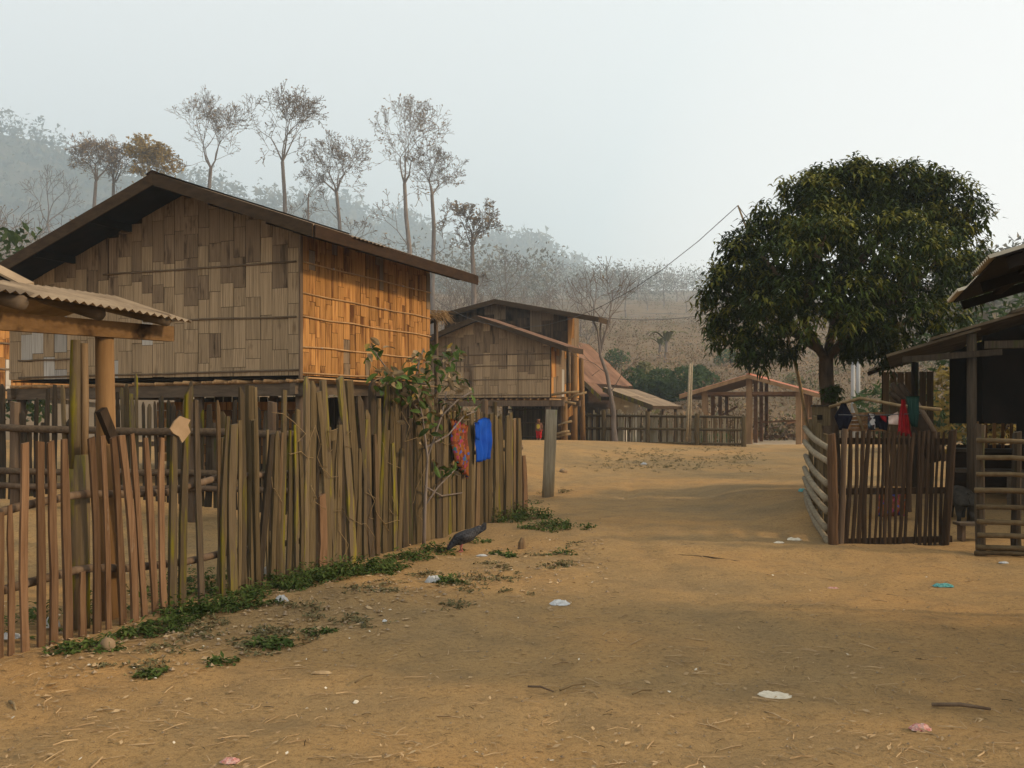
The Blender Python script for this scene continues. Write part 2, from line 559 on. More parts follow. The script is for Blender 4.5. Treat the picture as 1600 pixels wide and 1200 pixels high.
def gz(x, y):
    x = np.asarray(x, dtype=float); y = np.asarray(y, dtype=float)
    z = .34 * sm(18, 31, y) * (1 - sm(35, 41, y)) - .02
    fd = (FB - FA).normalized()
    d = -(x - FA.x) * fd.y + (y - FA.y) * fd.x      # metres to the left of the front fence
    z = z + .30 * sm(1.0, 5.5, d) * (1 - sm(30, 40, y))
    z = z + .20 * sm(3.3, 4.5, x) * sm(11.6, 14, y) * (1 - sm(17, 22, y))
    z = z + .05 * sm(10.6, 11.3, y + .12 * x) * sm(-.5, 1.5, x) * (1 - sm(12.5, 18, y))
    s = np.clip(y - 47, 0, None)
    h = .135 * s * sm(0, 18, s) * (1 + .004 * np.clip(-x, 0, 160) * (1 - sm(240, 420, y))) * (1 - .8 * sm(720, 920, y))
    h = h + 2.2 * vnoise(x / 34, y / 40) * sm(52, 80, y) + 5 * vnoise(x / 90 + 9, y / 110) * sm(80, 160, y)
    h = h + 9 * sm(52, 82, x) * sm(70, 120, y) * (1 - sm(150, 260, y))
    return z + h


def gzf(x, y):
    return float(gz(x, y))


def micro(x, y):
    k = (1 - sm(22, 34, y))
    cl = .55 + .06 * (y - 4) + .35 * np.sin(y * .35)
    rut = 0
    for off in (-.75, .75):
        rut = rut - .035 * np.exp(-((x - cl - off) / .13) ** 2) * (.6 + 1.2 * vnoise(x / 2 + 7, y / 1.6))
    return k * (rut + .045 * vnoise(x / .9, y / .9) + .030 * vnoise(x / .33 + 5, y / .33) + .020 * vnoise(x / .15, y / .15 + 3))


def ginv(px, py, Y0=6.0):
    """ground point seen at a photo pixel"""
    lo, hi = 2.0, 60.0
    for _ in range(40):
        Y = (lo + hi) / 2
        p = P(px, py, Y)
        if p.z > gzf(p.x, p.y): lo = Y
        else: hi = Y
    return P(px, py, lo)


# ------------------------------------------------------------------ ground sheet and hills
def axis(segs):
    out = []
    for a, b, st in segs:
        n = max(1, int(round((b - a) / st)))
        out += list(np.linspace(a, b, n, endpoint=False))
    return np.array(out + [segs[-1][1]])


def grid_obj(name, X, Y, Z, mat, smooth=True):
    ny, nx = X.shape
    v = np.stack([X, Y, Z], -1).reshape(-1, 3)
    idx = np.arange(nx * ny).reshape(ny, nx)
    f = np.stack([idx[:-1, :-1], idx[:-1, 1:], idx[1:, 1:], idx[1:, :-1]], -1).reshape(-1, 4)
    me = bpy.data.meshes.new(name)
    me.from_pydata(v.tolist(), [], f.tolist())
    if smooth: me.polygons.foreach_set("use_smooth", [True] * len(me.polygons))
    me.materials.append(mat)
    me.update()
    return tag(put(name, me, (0, 0, 0)), kind="structure")


xs = axis([(-740, -120, 20), (-120, -30, 5), (-30, -8, 1.0), (-8, 8, .085), (8, 30, 1.0), (30, 145, 5)])
ys = axis([(-30, 3, 1), (3, 14, .075), (14, 24, .2), (24, 60, .8), (60, 280, 4), (280, 760, 12), (760, 1740, 40)])
GX, GY = np.meshgrid(xs, ys)
grid_obj("ground", GX, GY, gz(GX, GY) + micro(GX, GY), M['ground'])


def mountain(name, D, sil, x0, x1, step, depth, seed):
    px = np.array([s[0] for s in sil]); py = np.array([s[1] for s in sil])
    rx = (px - CX) / FOC * D
    rz = EYE + (HY - py) / FOC * D
    xs = np.arange(x0, x1 + step, step)
    ts = np.linspace(-1, 1, 34)
    X, T = np.meshgrid(xs, ts)
    ridge = np.interp(X, rx, rz)
    prof = np.where(T < 0, 1 + T, 1 - T)
    prof = sm(-.15, 1.12, prof)
    Y = D + T * depth
    Z = ridge * prof + 26 * vnoise(X / 110 + seed, Y / 110) * sm(0, .8, 1 - np.abs(T)) * np.minimum(1, np.abs(T) * 3) + 6 * vnoise(X / 33 + seed, Y / 33) * np.minimum(1, np.abs(T) * 4)
    Z = np.where(np.abs(T) > .97, 0, Z)
    grid_obj(name, X, Y, Z, M['mountain'])
    return lambda x, t: None, (xs, ts, Y[:, 0], Z)


SIL_L = [(-420, 130), (-300, 140), (-100, 175), (0, 196), (60, 208), (110, 230), (150, 247), (200, 262), (290, 276), (330, 286), (400, 302), (460, 322), (520, 350), (600, 392), (680, 450), (760, 560), (800, 640)]
SIL_F = [(380, 640), (420, 360), (470, 305), (520, 300), (555, 308), (590, 340), (625, 330), (665, 342), (700, 372), (735, 392), (765, 368), (785, 362), (828, 363), (850, 374), (872, 395), (890, 410), (915, 418), (928, 470), (932, 640)]
_, ML = mountain("mountain", 850, SIL_L, -690, 0, 10, 300, 3)
_, MF = mountain("far_mountain", 1150, SIL_F, -322, 100, 8, 180, 11)


# ------------------------------------------------------------------ masses of far vegetation (kind: stuff)
def clump_mesh(name, pts, sizes, mat, per=14, flat=.75, leaf=.3):
    """joined random triangles filling a rounded crown at every point"""
    pts = np.asarray(pts, dtype=float); sizes = np.asarray(sizes, dtype=float)
    n = len(pts)
    d = NR.normal(size=(n, per, 3))
    d /= np.linalg.norm(d, axis=2, keepdims=True)
    r = NR.uniform(.25, 1, size=(n, per, 1)) ** .6
    c = d * r * .5
    c[..., 2] = c[..., 2] * flat * 2 * .6 + .5 * flat
    c = pts[:, None, :] + c * sizes[:, None, None]
    tri = NR.normal(size=(n, per, 3, 3)) * leaf
    v = c[:, :, None, :] + tri * sizes[:, None, None, None]
    v = v.reshape(-1, 3)
    f = np.arange(len(v)).reshape(-1, 3)
    me = bpy.data.meshes.new(name)
    me.from_pydata(v.tolist(), [], f.tolist())
    me.materials.append(mat)
    me.update()
    return tag(put(name, me, (0, 0, 0)), kind="stuff")


def on_mountain(data, n, hi=1.0, lo=.25):
    xs, ts, yy, Z = data
    i = NR.randint(0, len(xs), n); t = NR.uniform(lo, hi, n)
    j = np.clip((t * 16.5).astype(int), 0, 17)
    x = xs[i] + NR.uniform(-6, 6, n)
    return np.stack([x, yy[j], Z[j, i] - .5], -1)


p = on_mountain(ML, 2600)
o = clump_mesh("mountain_forest", p, NR.uniform(8, 16, len(p)), M['far_tree'], 14, 1.0, .14)
tag(o, "hazy blue forest covering the mountain at the upper left", "forest")
xs_, ts_, yy_, Z_ = ML
k = NR.randint(0, len(xs_), 130)
p = np.stack([xs_[k] + NR.uniform(-3, 3, 130), np.full(130, 846.), Z_[16, k] - 1], -1)
o = clump_mesh("ridge_forest", p, NR.uniform(9, 17, 130), M['far_tree'], 34, 1.5, .09)
tag(o, "row of hazy trees standing along the upper left mountain ridge", "forest")
p = on_mountain(MF, 1500, 1.0, .35)
o = clump_mesh("distant_forest", p, NR.uniform(12, 22, len(p)), M['far_tree'], 9, 1.0, .16)
tag(o, "faint blue forest on the farthest pale mountains", "forest")

# scrub on the near hillside
n = 15000
yy = 47 + (NR.rand(n) ** 1.5) * 300
xx = NR.uniform(-.32, .62, n) * yy
ok = (xx < 140) & ((xx > -.1 * yy) | (yy < 130))
xx, yy = xx[ok], yy[ok]
zz = gz(xx, yy)
g = NR.rand(len(xx)) < .16
o = clump_mesh("dry_scrub", np.stack([xx, yy, zz - .1], -1)[~g], NR.uniform(.5, 1.9, (~g).sum()), M['scrub'], 22, .8, .05)
tag(o, "dry brown scrub covering the slope behind the village", "scrub")
o = clump_mesh("green_scrub", np.stack([xx, yy, zz - .1], -1)[g], NR.uniform(.6, 2.4, g.sum()), M['scrub_green'], 26, .8, .05)
tag(o, "dull green scrub scattered over the brown slope", "scrub")

# ------------------------------------------------------------------ trees
def tree_parts(seed, H, fork, r0, crown, lean=(0, 0), limbs=4, levels=5, twig=.03, spread=.62, leaf=0, leafsize=.35, width=None):
    rr = random.Random(seed)
    mb = MB()
    tips = []

    def grow(p, d, L, r, lev):
        segs = 3 if lev < 3 else 2
        pts, rad = [p], [r]
        q = p.copy()
        dd = d.copy()
        r1 = max(twig, r * .62)
        for i in range(segs):
            dd = (dd + Vector((rr.gauss(0, .17), rr.gauss(0, .17), rr.gauss(.05, .12)))).normalized()
            q = q + dd * L / segs
            pts.append(q.copy())
            rad.append(r + (r1 - r) * (i + 1) / segs)
        mb.tube(pts, rad, 6 if lev < 2 else (4 if lev < 3 else 3), False)
        if lev >= levels:
            tips.append(q.copy())
            return
        if lev >= levels - 2: tips.append(pts[1])
        k = 3 if rr.random() < .62 else 2
        a0 = rr.uniform(0, 6.28)
        for i in range(k):
            a = a0 + i * 6.28 / k + rr.uniform(-.5, .5)
            side = dd.orthogonal().normalized()
            side = Matrix.Rotation(a, 3, dd) @ side
            w = rr.uniform(.35, .95) * spread * 1.35
            nd = (dd + side * w + Vector((0, 0, .10))).normalized()
            grow(q, nd, L * rr.uniform(.58, .8), r1 * rr.uniform(.6, .85), lev + 1)
        if lev >= 1 and rr.random() < .8:      # side twig half way
            side = Matrix.Rotation(rr.uniform(0, 6.28), 3, dd) @ dd.orthogonal().normalized()
            grow(pts[1], (dd * .5 + side).normalized(), L * .55, r1 * .5, min(lev + 2, levels))

    n = 5
    pts, rad = [], []
    for i in range(n + 1):
        t = i / n
        pts.append(Vector((lean[0] * t * t + rr.gauss(0, .006) * H * (0 < i), lean[1] * t * t + rr.gauss(0, .006) * H * (0 < i), fork * t)))
        rad.append(r0 * (1.25 - .55 * t) if i else r0 * 1.5)
    mb.tube(pts, rad, 7, False)
    top = pts[-1]
    Lc = crown * .40
    a0 = rr.uniform(0, 6.28)
    for i in range(limbs):
        a = a0 + i * 6.28 / limbs + rr.uniform(-.4, .4)
        tilt = rr.uniform(.25, .85) * spread * 1.3 if i else .12
        d = Vector((math.cos(a) * tilt, math.sin(a) * tilt, 1)).normalized()
        grow(top, d, Lc * rr.uniform(.85, 1.15), rad[-1] * rr.uniform(.55, .8), 1)
    # a lower limb or two
    for i in range(rr.choice((1, 2))):
        a = rr.uniform(0, 6.28)
        b = pts[3 + i % 2]
        grow(b, Vector((math.cos(a), math.sin(a), .75)).normalized(), Lc * .6, rad[-1] * .4, 2)
    if width:                                  # fit the crown to its measured width and height
        a = np.array(mb.v)
        up = a[:, 2] > fork + .02 * H
        cx, cy_ = np.median(a[up, 0]), np.median(a[up, 1])
        rad = np.percentile(np.hypot(a[up, 0] - cx, a[up, 1] - cy_), 96)
        kx = width / 2 / rad
        kz = (H - fork) / (a[:, 2].max() - fork)
        w_ = np.clip((a[:, 2] - fork) / (.18 * (H - fork)), 0, 1)
        f_ = 1 + (kx - 1) * w_
        tx, ty = top.x, top.y
        fit = lambda x, y, z: (tx + (x - tx) * (1 + (kx - 1) * min(1, max(0, (z - fork) / (.18 * (H - fork))))), ty + (y - ty) * (1 + (kx - 1) * min(1, max(0, (z - fork) / (.18 * (H - fork))))), fork + (z - fork) * kz if z > fork else z)
        mb.v = [fit(*q) for q in mb.v]
        tips = [Vector(fit(*q)) for q in tips]
    lf = MB()
    for t in tips:
        for _ in range(int(leaf) if leaf >= 1 else (1 if rr.random() < leaf else 0)):
            c = t + Vector((rr.gauss(0, .25), rr.gauss(0, .25), rr.gauss(0, .2))) * leafsize * 1.6
            a = Vector((rr.gauss(0, 1), rr.gauss(0, 1), rr.gauss(0, .6))).normalized() * leafsize * rr.uniform(.6, 1.2)
            b = Vector((rr.gauss(0, 1), rr.gauss(0, 1), rr.gauss(0, .6))).normalized() * leafsize * .5
            i0 = len(lf.v)
            lf.v += [tuple(c - a), tuple(c + b), tuple(c + a), tuple(c - b)]
            lf.f.append((i0, i0 + 1, i0 + 2, i0 + 3))
    return mb, lf


def tree(name, loc, label, args, bark, leafmat, cat="tree", group=None, rz=0, sc=1.0):
    t = thing(name, loc, label, cat, group)
    mb, lf = tree_parts(**args)
    a = mb.obj("trunk", bark, None, True, (0, 0, 0))
    a.parent = t; a.location = (0, 0, 0)
    if lf.f:
        b = lf.obj("crown", leafmat, None, False, (0, 0, 0))
        b.parent = t; b.location = (0, 0, 0)
        b["kind"] = "stuff"
    t.rotation_euler = (0, 0, rz)
    t.scale = (sc, sc, sc)
    return t


def base(px, Y):
    x = (px - CX) / FOC * Y
    return Vector((x, Y, gzf(x, Y) - .15))


def zat(py, Y):
    return EYE + (HY - py) / FOC * Y


# the tall teaks behind the big house: px of trunk, distance, fork row, top row, crown width px
TALL = [
    ("tall bare teak standing leftmost, above the big roof's ridge", 331, 74, 262, 136, 112, 4, 11, .5, .03),
    ("tall bare teak with broad round crown over the right roof slope", 447, 72, 252, 130, 122, 4, 52, 1, .28),
    ("slim crooked bare sapling between two tall teaks", 480, 80, 308, 262, 44, 2, 13, .1, .0),
    ("tall bare tree with dense upright crown, third from the left", 536, 78, 300, 205, 104, 5, 14, .8, .15),
    ("tallest leaning forked tree with leafy top tufts above the roof end", 634, 70, 286, 140, 112, 4, 25, 1.0, .30),
    ("thin bare tree with one low right-hand limb beside the tallest tree", 678, 73, 305, 218, 96, 4, 16, .5, .0),
]
for lab, px, Y, fk, tp, cw, limbs, sd, leaf, lean in TALL:
    Y *= 1.45
    b = base(px, Y)
    H = zat(tp, Y) - b.z
    fork = zat(fk, Y) - b.z
    crown = (H - fork) * 1.0
    tree("teak_tree", b, lab, dict(seed=sd, H=H, fork=fork, r0=.27 if cw > 60 else .15, crown=crown * 1.04, width=cw * Y / FOC * 1.22, lean=(R.uniform(-.7, .7), 0), limbs=limbs,
         levels=6, twig=.030, spread=.8, leaf=leaf * .7, leafsize=.16), M['bark'], M['dry_leaf'])
for lab, px, Y, fk, tp, cw, sd, leaf, lm in [
    ("stout bare tree left of the roof ridge", 148, 80, 284, 206, 88, 21, .5, 'dry_leaf'),
    ("gnarled bare tree touching the stout one, nearer the roof ridge", 176, 84, 286, 215, 62, 22, .3, 'dry_leaf'),
    ("yellow leaved tree just left of the roof ridge", 236, 82, 292, 208, 80, 23, 2, 'gold_leaf'),
    ("bushy bare tree rising beyond the big roof's lower end", 738, 62, 385, 312, 72, 24, .35, 'dry_leaf'),
]:
    Y *= 1.35
    b = base(px, Y)
    H = zat(tp, Y) - b.z
    fork = zat(fk, Y) - b.z
    crown = H - fork
    tree("bare_tree", b, lab, dict(seed=sd, H=H, fork=fork, r0=.25, crown=crown * 1.05, width=cw * Y / FOC * 1.15, limbs=5, levels=6, twig=.03, spread=.85, leaf=leaf, leafsize=.18 if lm == 'dry_leaf' else .26), M['bark'], M[lm])

# the leafless sapling in front of the red roofed house
b = base(962, 34.5)
b.z = zat(694, 34.5) - .1
t = tree("leafless_sapling", b, "thin leafless sapling in front of the rusty red roof", dict(seed=31, H=6.4, fork=3.3, r0=.085, crown=3.3, lean=(-.55, 0), limbs=4, levels=4, twig=.012, spread=.55, leaf=.12, leafsize=.09), M['bark'], M['dry_leaf'])

# generic bare trees scattered over the slope (copies)
protos = []
for i, (sd, H, fk, sp, leaf) in enumerate([(41, 9, 3.2, .7, .7), (42, 8, 2.2, .85, .9), (43, 10, 4.5, .6, .4), (44, 7, 1.5, .9, 1.2)]):
    protos.append(dict(seed=sd, H=H, fork=fk, r0=.15, crown=(H - fk) * 1.0, limbs=4, levels=4, twig=.024, spread=sp, leaf=leaf, leafsize=.11))
spots = []
for px, Y, s in [(700, 70, .8), (716, 82, 1.0), (722, 66, .8), (752, 90, 1.0), (762, 76, .8), (775, 84, .9), (788, 100, 1.1), (800, 78, .85), (812, 92, .9), (826, 70, .7), (838, 86, .8),
                 (850, 100, .9), (862, 74, .75), (874, 62, .7), (882, 88, .8), (893, 70, .75), (905, 96, .9), (917, 78, .7), (930, 105, .9), (690, 95, 1.0), (705, 105, 1.1), (735, 110, 1.1), (770, 115, 1.1),
                 (20, 110, 1.1), (8, 96, 1.0), (50, 105, 1.0), (78, 118, 1.1), (100, 104, .9), (122, 112, 1.0), (560, 92, .8), (600, 88, .8), (655, 90, .8), (690, 84, .9), (210, 110, 1.0), (165, 118, 1.0),
                 (510, 95, .8), (470, 105, .9), (945, 120, .9), (975, 130, .9), (1010, 140, .9), (1040, 150, 1.0), (1075, 140, .9), (1095, 150, 1.0), (960, 160, 1.0), (1000, 170, 1.0), (1060, 175, 1.0), (860, 130, 1.0), (900, 140, 1.0), (820, 125, 1.0)]:
    spots.append((px, Y, s))
first = []
for i, (px, Y, s) in enumerate(spots):
    k = 1.9 if Y >= 118 else 1.3
    s *= k * (.72 if px > 140 else 1.35)
    b = base(px + R.uniform(-3, 3), Y * k)
    lab = "bare hazy tree among many on the left slope" if px < 690 else ("bare brown tree in the thicket on the slope behind the far houses" if Y < 118 else "grey hazy tree on the wooded ridge between the houses and the mango tree")
    grp = lab.replace("bare", "bare")[5:]
    if i < 4:
        t = tree("slope_tree", b, lab, protos[i], M['bark'], M['dry_leaf'], "tree", grp, R.uniform(0, 6), s)
        first.append(t)
    else:
        copy_thing(first[i % 4], b, R.uniform(0, 6.28), s * R.uniform(.85, 1.15), lab, grp)

# wooded ridge mass behind them
n = 1500
yy = NR.uniform(300, 740, n); xx = NR.uniform(-.13, .20, n) * yy
keep = (vnoise(xx / 45, yy / 60) > -.08) & (xx < 140)
xx, yy = xx[keep], yy[keep]; n = len(xx)
p = np.stack([xx, yy, gz(xx, yy) - .4], -1)
o = clump_mesh("ridge_woodland", p, NR.uniform(6, 15, n), M['far_tree'], 70, 1.3, .034)
tag(o, "hazy grey woodland along the ridge between the far houses and the mango tree", "woodland")
n = 900
yy = NR.uniform(95, 340, n); xx = NR.uniform(-.62, -.13, n) * yy
p = np.stack([xx, yy, gz(xx, yy) - .4], -1)
o = clump_mesh("slope_woodland", p, NR.uniform(3, 8, n), M['scrub'], 60, 1.25, .034)
tag(o, "brownish leafless woodland on the slope behind the big house", "woodland")
n = 260
yy = NR.uniform(85, 190, n); xx = NR.uniform(.44, .62, n) * yy
p = np.stack([xx, yy, gz(xx, yy) - .4], -1)
o = clump_mesh("right_woodland", p, NR.uniform(3, 5, n), M['far_tree'], 24, 1.2, .1)
tag(o, "dark hazy woodland on the hill beyond the mango tree at the right edge", "woodland")


# leafy rounded bushes
def bush(name, loc, rx, rz, n, mat, label, leaf=.16, cat="bush", lobes=6, group=None):
    t = thing(name, loc, label, cat, group)
    st = MB()
    for i in range(5):
        a = R.uniform(0, 6.28)
        st.tube([Vector(loc), Vector(loc) + Vector((math.cos(a) * rx * .3, math.sin(a) * rx * .3, rz * .8)), Vector(loc) + Vector((math.cos(a) * rx * .55, math.sin(a) * rx * .55, rz * 1.4))], [.05, .03, .015], 5, False)
    st.obj("stem", M['bark_dark'], t)
    lb = [(Vector((R.gauss(0, .42) * rx, R.gauss(0, .42) * rx, rz * R.uniform(.55, 1.45))), R.uniform(.4, .62)) for _ in range(lobes)]
    m = MB()
    for i in range(n):
        c, k = lb[i % lobes]
        d = Vector((R.gauss(0, 1), R.gauss(0, 1), R.gauss(0, 1))).normalized() * R.uniform(.55, 1.0) ** .5
        q = Vector(loc) + c + Vector((d.x * rx * k, d.y * rx * k, d.z * rz * k))
        a = Vector((R.gauss(0, 1), R.gauss(0, 1), R.gauss(-.3, .8))).normalized() * leaf * R.uniform(.6, 1.2)
        b = a.orthogonal().normalized() * leaf * .38
        i0 = len(m.v)
        m.v += [tuple(q - a), tuple(q + b), tuple(q + a), tuple(q - b)]
        m.f.append((i0, i0 + 1, i0 + 2, i0 + 3))
    o = m.obj("foliage", mat, t)
    o["kind"] = "stuff"
    return t


bush("evergreen_bush", base(1040, 62) , 1.9, 1.35, 3000, M['bush_leaf'], "dark green bush behind the grey lower roof beside the open pavilion", .2, lobes=8)
bush("evergreen_bush", base(1095, 66), 1.2, 1.2, 1400, M['bush_leaf'], "dark green bush peeking over the pavilion's left eave", .2)
bush("evergreen_bush", base(1004, 66), .8, 1.5, 700, M['scrub_green'], "pale green bamboo clump right of the rusty roof", .22)
bush("leafy_tree", base(28, 34), 2.6, 4.1, 2600, M['bush_leaf'], "sunlit green tree behind the big house's left eave", .22, "tree", 9)
bush("leafy_tree", base(1596, 24), 2.4, 2.9, 3400, M['bush_leaf'], "dull green tree rising behind the tin roof at the right edge", .14, "tree", 9)
bush("leafy_tree", base(1545, 21), 1.3, 1.95, 2200, M['yellow_leaf'], "yellowing tree squeezed between mango tree and right roof", .12, "tree", 8)
bush("leafy_shrub", base(1440, 30), 2.2, 1.3, 2600, M['bush_leaf'], "low green shrub behind the plank hut and the mango trunk", .15)
bush("leafy_shrub", base(1120, 36.5), .5, .35, 350, M['bush_leaf'], "small green plant growing behind the picket fence by the pavilion", .1)
for i, (px, Y, r) in enumerate([(1143, 88, 1.2), (1180, 75, .7), (960, 85, 1.6), (1215, 92, .9), (1085, 80, .7), (1240, 70, .8)]):
    lab = ["dark round bush on the slope above the pavilion roof", "small bush low on the slope behind the pavilion", "grey green bush on the slope above the rusty roof", "bush on the slope right of the dark round one", "bush on the slope above the dark green hedge", "bush on the slope left of the mango trunk"][i]
    bush("slope_bush", base(px, Y), r, r * .8, 420, M['bush_leaf'] if i % 2 == 0 else M['scrub_green'], lab, .22)


# banana plants on the burnt slope
def banana(px, Y, label, n, h):
    b = base(px, Y)
    t = thing("banana_plant", b, label, "plant")
    MB().tube([b, b + Vector((.1, 0, h * .55))], [.22, .12], 7).obj("stem", M['bark'], t)
    for i in range(n):
        a = 6.28 * i / n + R.uniform(-.4, .4)
        d = Vector((math.cos(a), math.sin(a) * .6, 0))
        m = MB()
        p0 = b + Vector((.1, 0, h * .5))
        rows = []
        for k in range(6):
            s = k / 5
            c = p0 + d * (s * h * .5) + Vector((0, 0, h * (.75 * s - .55 * s * s)))
            w = .28 * math.sin(math.pi * min(1, .12 + s * .86)) + .02
            side = Vector((-d.y, d.x, 0)).normalized()
            rows.append([c + side * w + Vector((0, 0, -.08)), c, c - side * w + Vector((0, 0, -.08))])
        m.quad_strip_rings(rows, False, False)
        m.obj("leaf", M['scrub_green'], t)


banana(1040, 92, "banana plant with ragged leaves on the burnt slope", 6, 4.2)
banana(1030, 96, "smaller banana plant beside the ragged one on the burnt slope", 4, 3.0)


# ------------------------------------------------------------------ the mango tree
def mango():
    Y0 = 16.4
    b = base(1298, Y0)
    t = thing("mango_tree", b, "large dark green mango tree with dense rounded crown behind the gate", "tree")
    tr = MB()
    P3 = lambda px, py, dy=0: P(px, py, Y0 + dy)
    tr.tube([b, P3(1299, 700), P3(1296, 640), P3(1291, 590), P3(1291, 560)], [.19, .15, .135, .125, .12], 9, False)
    limbs = [[(1291, 562, 0), (1275, 540, -.3), (1255, 500, -.8), (1225, 440, -1.0), (1190, 400, -.6)],
             [(1291, 562, 0), (1300, 520, .4), (1310, 450, .5), (1320, 370, .2), (1330, 300, 0)],
             [(1291, 562, 0), (1320, 530, -.3), (1365, 495, -.9), (1420, 450, -1.0), (1475, 400, -.6)],
             [(1305, 545, 0), (1350, 530, .6), (1410, 505, 1.2), (1470, 470, 1.4)],
             [(1280, 545, 0), (1240, 520, .8), (1190, 490, 1.2), (1150, 455, 1.2)],
             [(1310, 450, .5), (1360, 390, 1.0), (1410, 330, .8)],
             [(1255, 500, -.8), (1270, 420, -1.5), (1290, 350, -1.2)]]
    for l in limbs:
        pts = [P3(a, c, d) for a, c, d in l]
        tr.tube(pts, [.085 - .014 * i for i in range(len(pts))], 6, False)
    tr.obj("trunk", M['bark_mango'], t, True)
    # crown lobes: px, py, depth offset, radius in m (x, z)
    lob = [(1330, 315, 0, .95, .62), (1260, 335, -.3, .85, .62), (1400, 325, .2, .95, .62), (1460, 335, .4, .75, .62), (1505, 375, .3, .62, .72), (1200, 395, -.2, .75, .68), (1150, 430, .2, .58, .62),
           (1250, 420, -1.1, .95, .85), (1330, 410, -1.3, 1.0, .9), (1410, 410, -1.1, .95, .9), (1480, 440, -.6, .7, .85), (1160, 490, -.1, .55, .62), (1215, 480, -.8, .75, .62), (1290, 470, -1.4, .75, .62),
           (1370, 480, -1.2, .75, .6), (1440, 495, -.7, .75, .52), (1195, 530, -.3, .45, .35), (1330, 330, 1.3, 1.1, .8), (1420, 380, 1.4, 1.1, .9), (1250, 400, 1.3, 1.1, .9), (1350, 460, 1.5, 1.1, .7), (1200, 465, 1.2, .8, .7),
           (1335, 288, 0, .38, .34), (1370, 294, .3, .45, .32), (1290, 295, -.2, .45, .32), (1435, 295, .3, .4, .3), (1470, 300, .3, .34, .3), (1130, 460, .0, .36, .42), (1360, 520, -.6, .5, .32), (1390, 540, .2, .42, .28), (1345, 545, -.2, .25, .22), (1175, 545, -.3, .25, .2)]
    lob = [(a - (8 if a > 1440 else 0), b_, c_, d_ * .86, e_ * .9) for a, b_, c_, d_, e_ in lob]
    for a, b_ in ((1150, 392), (1178, 372), (1222, 345), (1252, 300), (1286, 278), (1332, 278), (1372, 284), (1418, 280), (1462, 286), (1505, 312), (1528, 345), (1122, 440), (1118, 490), (1135, 530), (1172, 552), (1500, 430), (1240, 540), (1330, 540), (1385, 552)):
        lob.append((a, b_, R.uniform(-.5, .4), R.uniform(.22, .34), R.uniform(.2, .32)))
    lf, yl = MB(), MB()

    def leafq(m, p, d, L, w):
        side = d.cross(Vector((0, 0, 1)))
        if side.length < 1e-3: side = Vector((1, 0, 0))
        side.normalize()
        e = (d + Vector((0, 0, -.9))).normalized()
        q1 = p + d * L * .5
        q2 = q1 + e * L * .5
        i0 = len(m.v)
        m.v += [tuple(p), tuple(q1 + side * w), tuple(q2), tuple(q1 - side * w)]
        m.f.append((i0, i0 + 1, i0 + 2, i0 + 3))

    for px, py, dy, rx, rz in lob:
        c = P3(px, py, dy)
        area = rx * rx + rx * rz
        for _ in range(int(26 * area) + 5):          # a mop of drooping leaves
            d = Vector((R.gauss(0, 1), R.gauss(-.25, 1), R.gauss(.2, 1))).normalized()
            rr = R.uniform(.80, 1.08)
            q = c + Vector((d.x * rx * rr, d.y * rx * rr, d.z * rz * rr))
            pale_mop = R.random() < (.55 if d.z > -.1 else .28)  # paler leaves, more of them towards the top of each lobe
            L0 = R.uniform(.15, .23)
            for k in range(R.randint(34, 46)):
                a = R.uniform(0, 6.28)
                el = R.uniform(-.9, .8)
                ld = Vector((math.cos(a) * math.cos(el), math.sin(a) * math.cos(el), math.sin(el))) + d * .25
                ld.normalize()
                sp_ = Vector((R.gauss(0, .07), R.gauss(0, .07), R.gauss(0, .06)))
                leafq(yl if pale_mop and sp_.z > -.01 else lf, q + sp_, ld, L0 * R.uniform(.8, 1.25), .022)
        for _ in range(int(95 * area) + 12):        # dark inner leaves
            d = Vector((R.gauss(0, 1), R.gauss(0, 1), R.gauss(0, 1))).normalized() * R.uniform(.1, .8)
            q = c + Vector((d.x * rx, d.y * rx, d.z * rz))
            leafq(lf, q, Vector((R.gauss(0, 1), R.gauss(0, 1), R.gauss(-.4, .6))).normalized(), .22, .035)
    # flower panicles on the outline
    for px, py in [(1146, 388), (1124, 430), (1116, 478), (1128, 520), (1332, 272), (1373, 280), (1178, 368), (1286, 274), (1463, 283), (1505, 308), (1122, 445)]:
        q = P3(px, py, R.uniform(-.3, .3))
        for k in range(40):
            o2 = Vector((R.gauss(0, .06), R.gauss(0, .06), R.uniform(-.2, .1)))
            leafq(yl, q + o2, Vector((R.gauss(0, 1), R.gauss(0, 1), R.uniform(0, 1))).normalized(), .045, .012)
    a = lf.obj("crown", M['mango_leaf'], t)
    a["kind"] = "stuff"
    b2 = yl.obj("young_leaves", M['mango_young'], t)
    b2["kind"] = "stuff"
    # leafy tuft low on the trunk
    tu = MB()
    for _ in range(26):
        q = P3(1300 + R.uniform(-14, 18), 612 + R.uniform(-10, 12), -.2)
        for k in range(9):
            a = R.uniform(0, 6.28)
            leafq(tu, q, Vector((math.cos(a), math.sin(a), R.uniform(-.6, .4))).normalized(), .13, .02)
    c2 = tu.obj("trunk_foliage", M['mango_leaf'], t)
    c2["kind"] = "stuff"


mango()


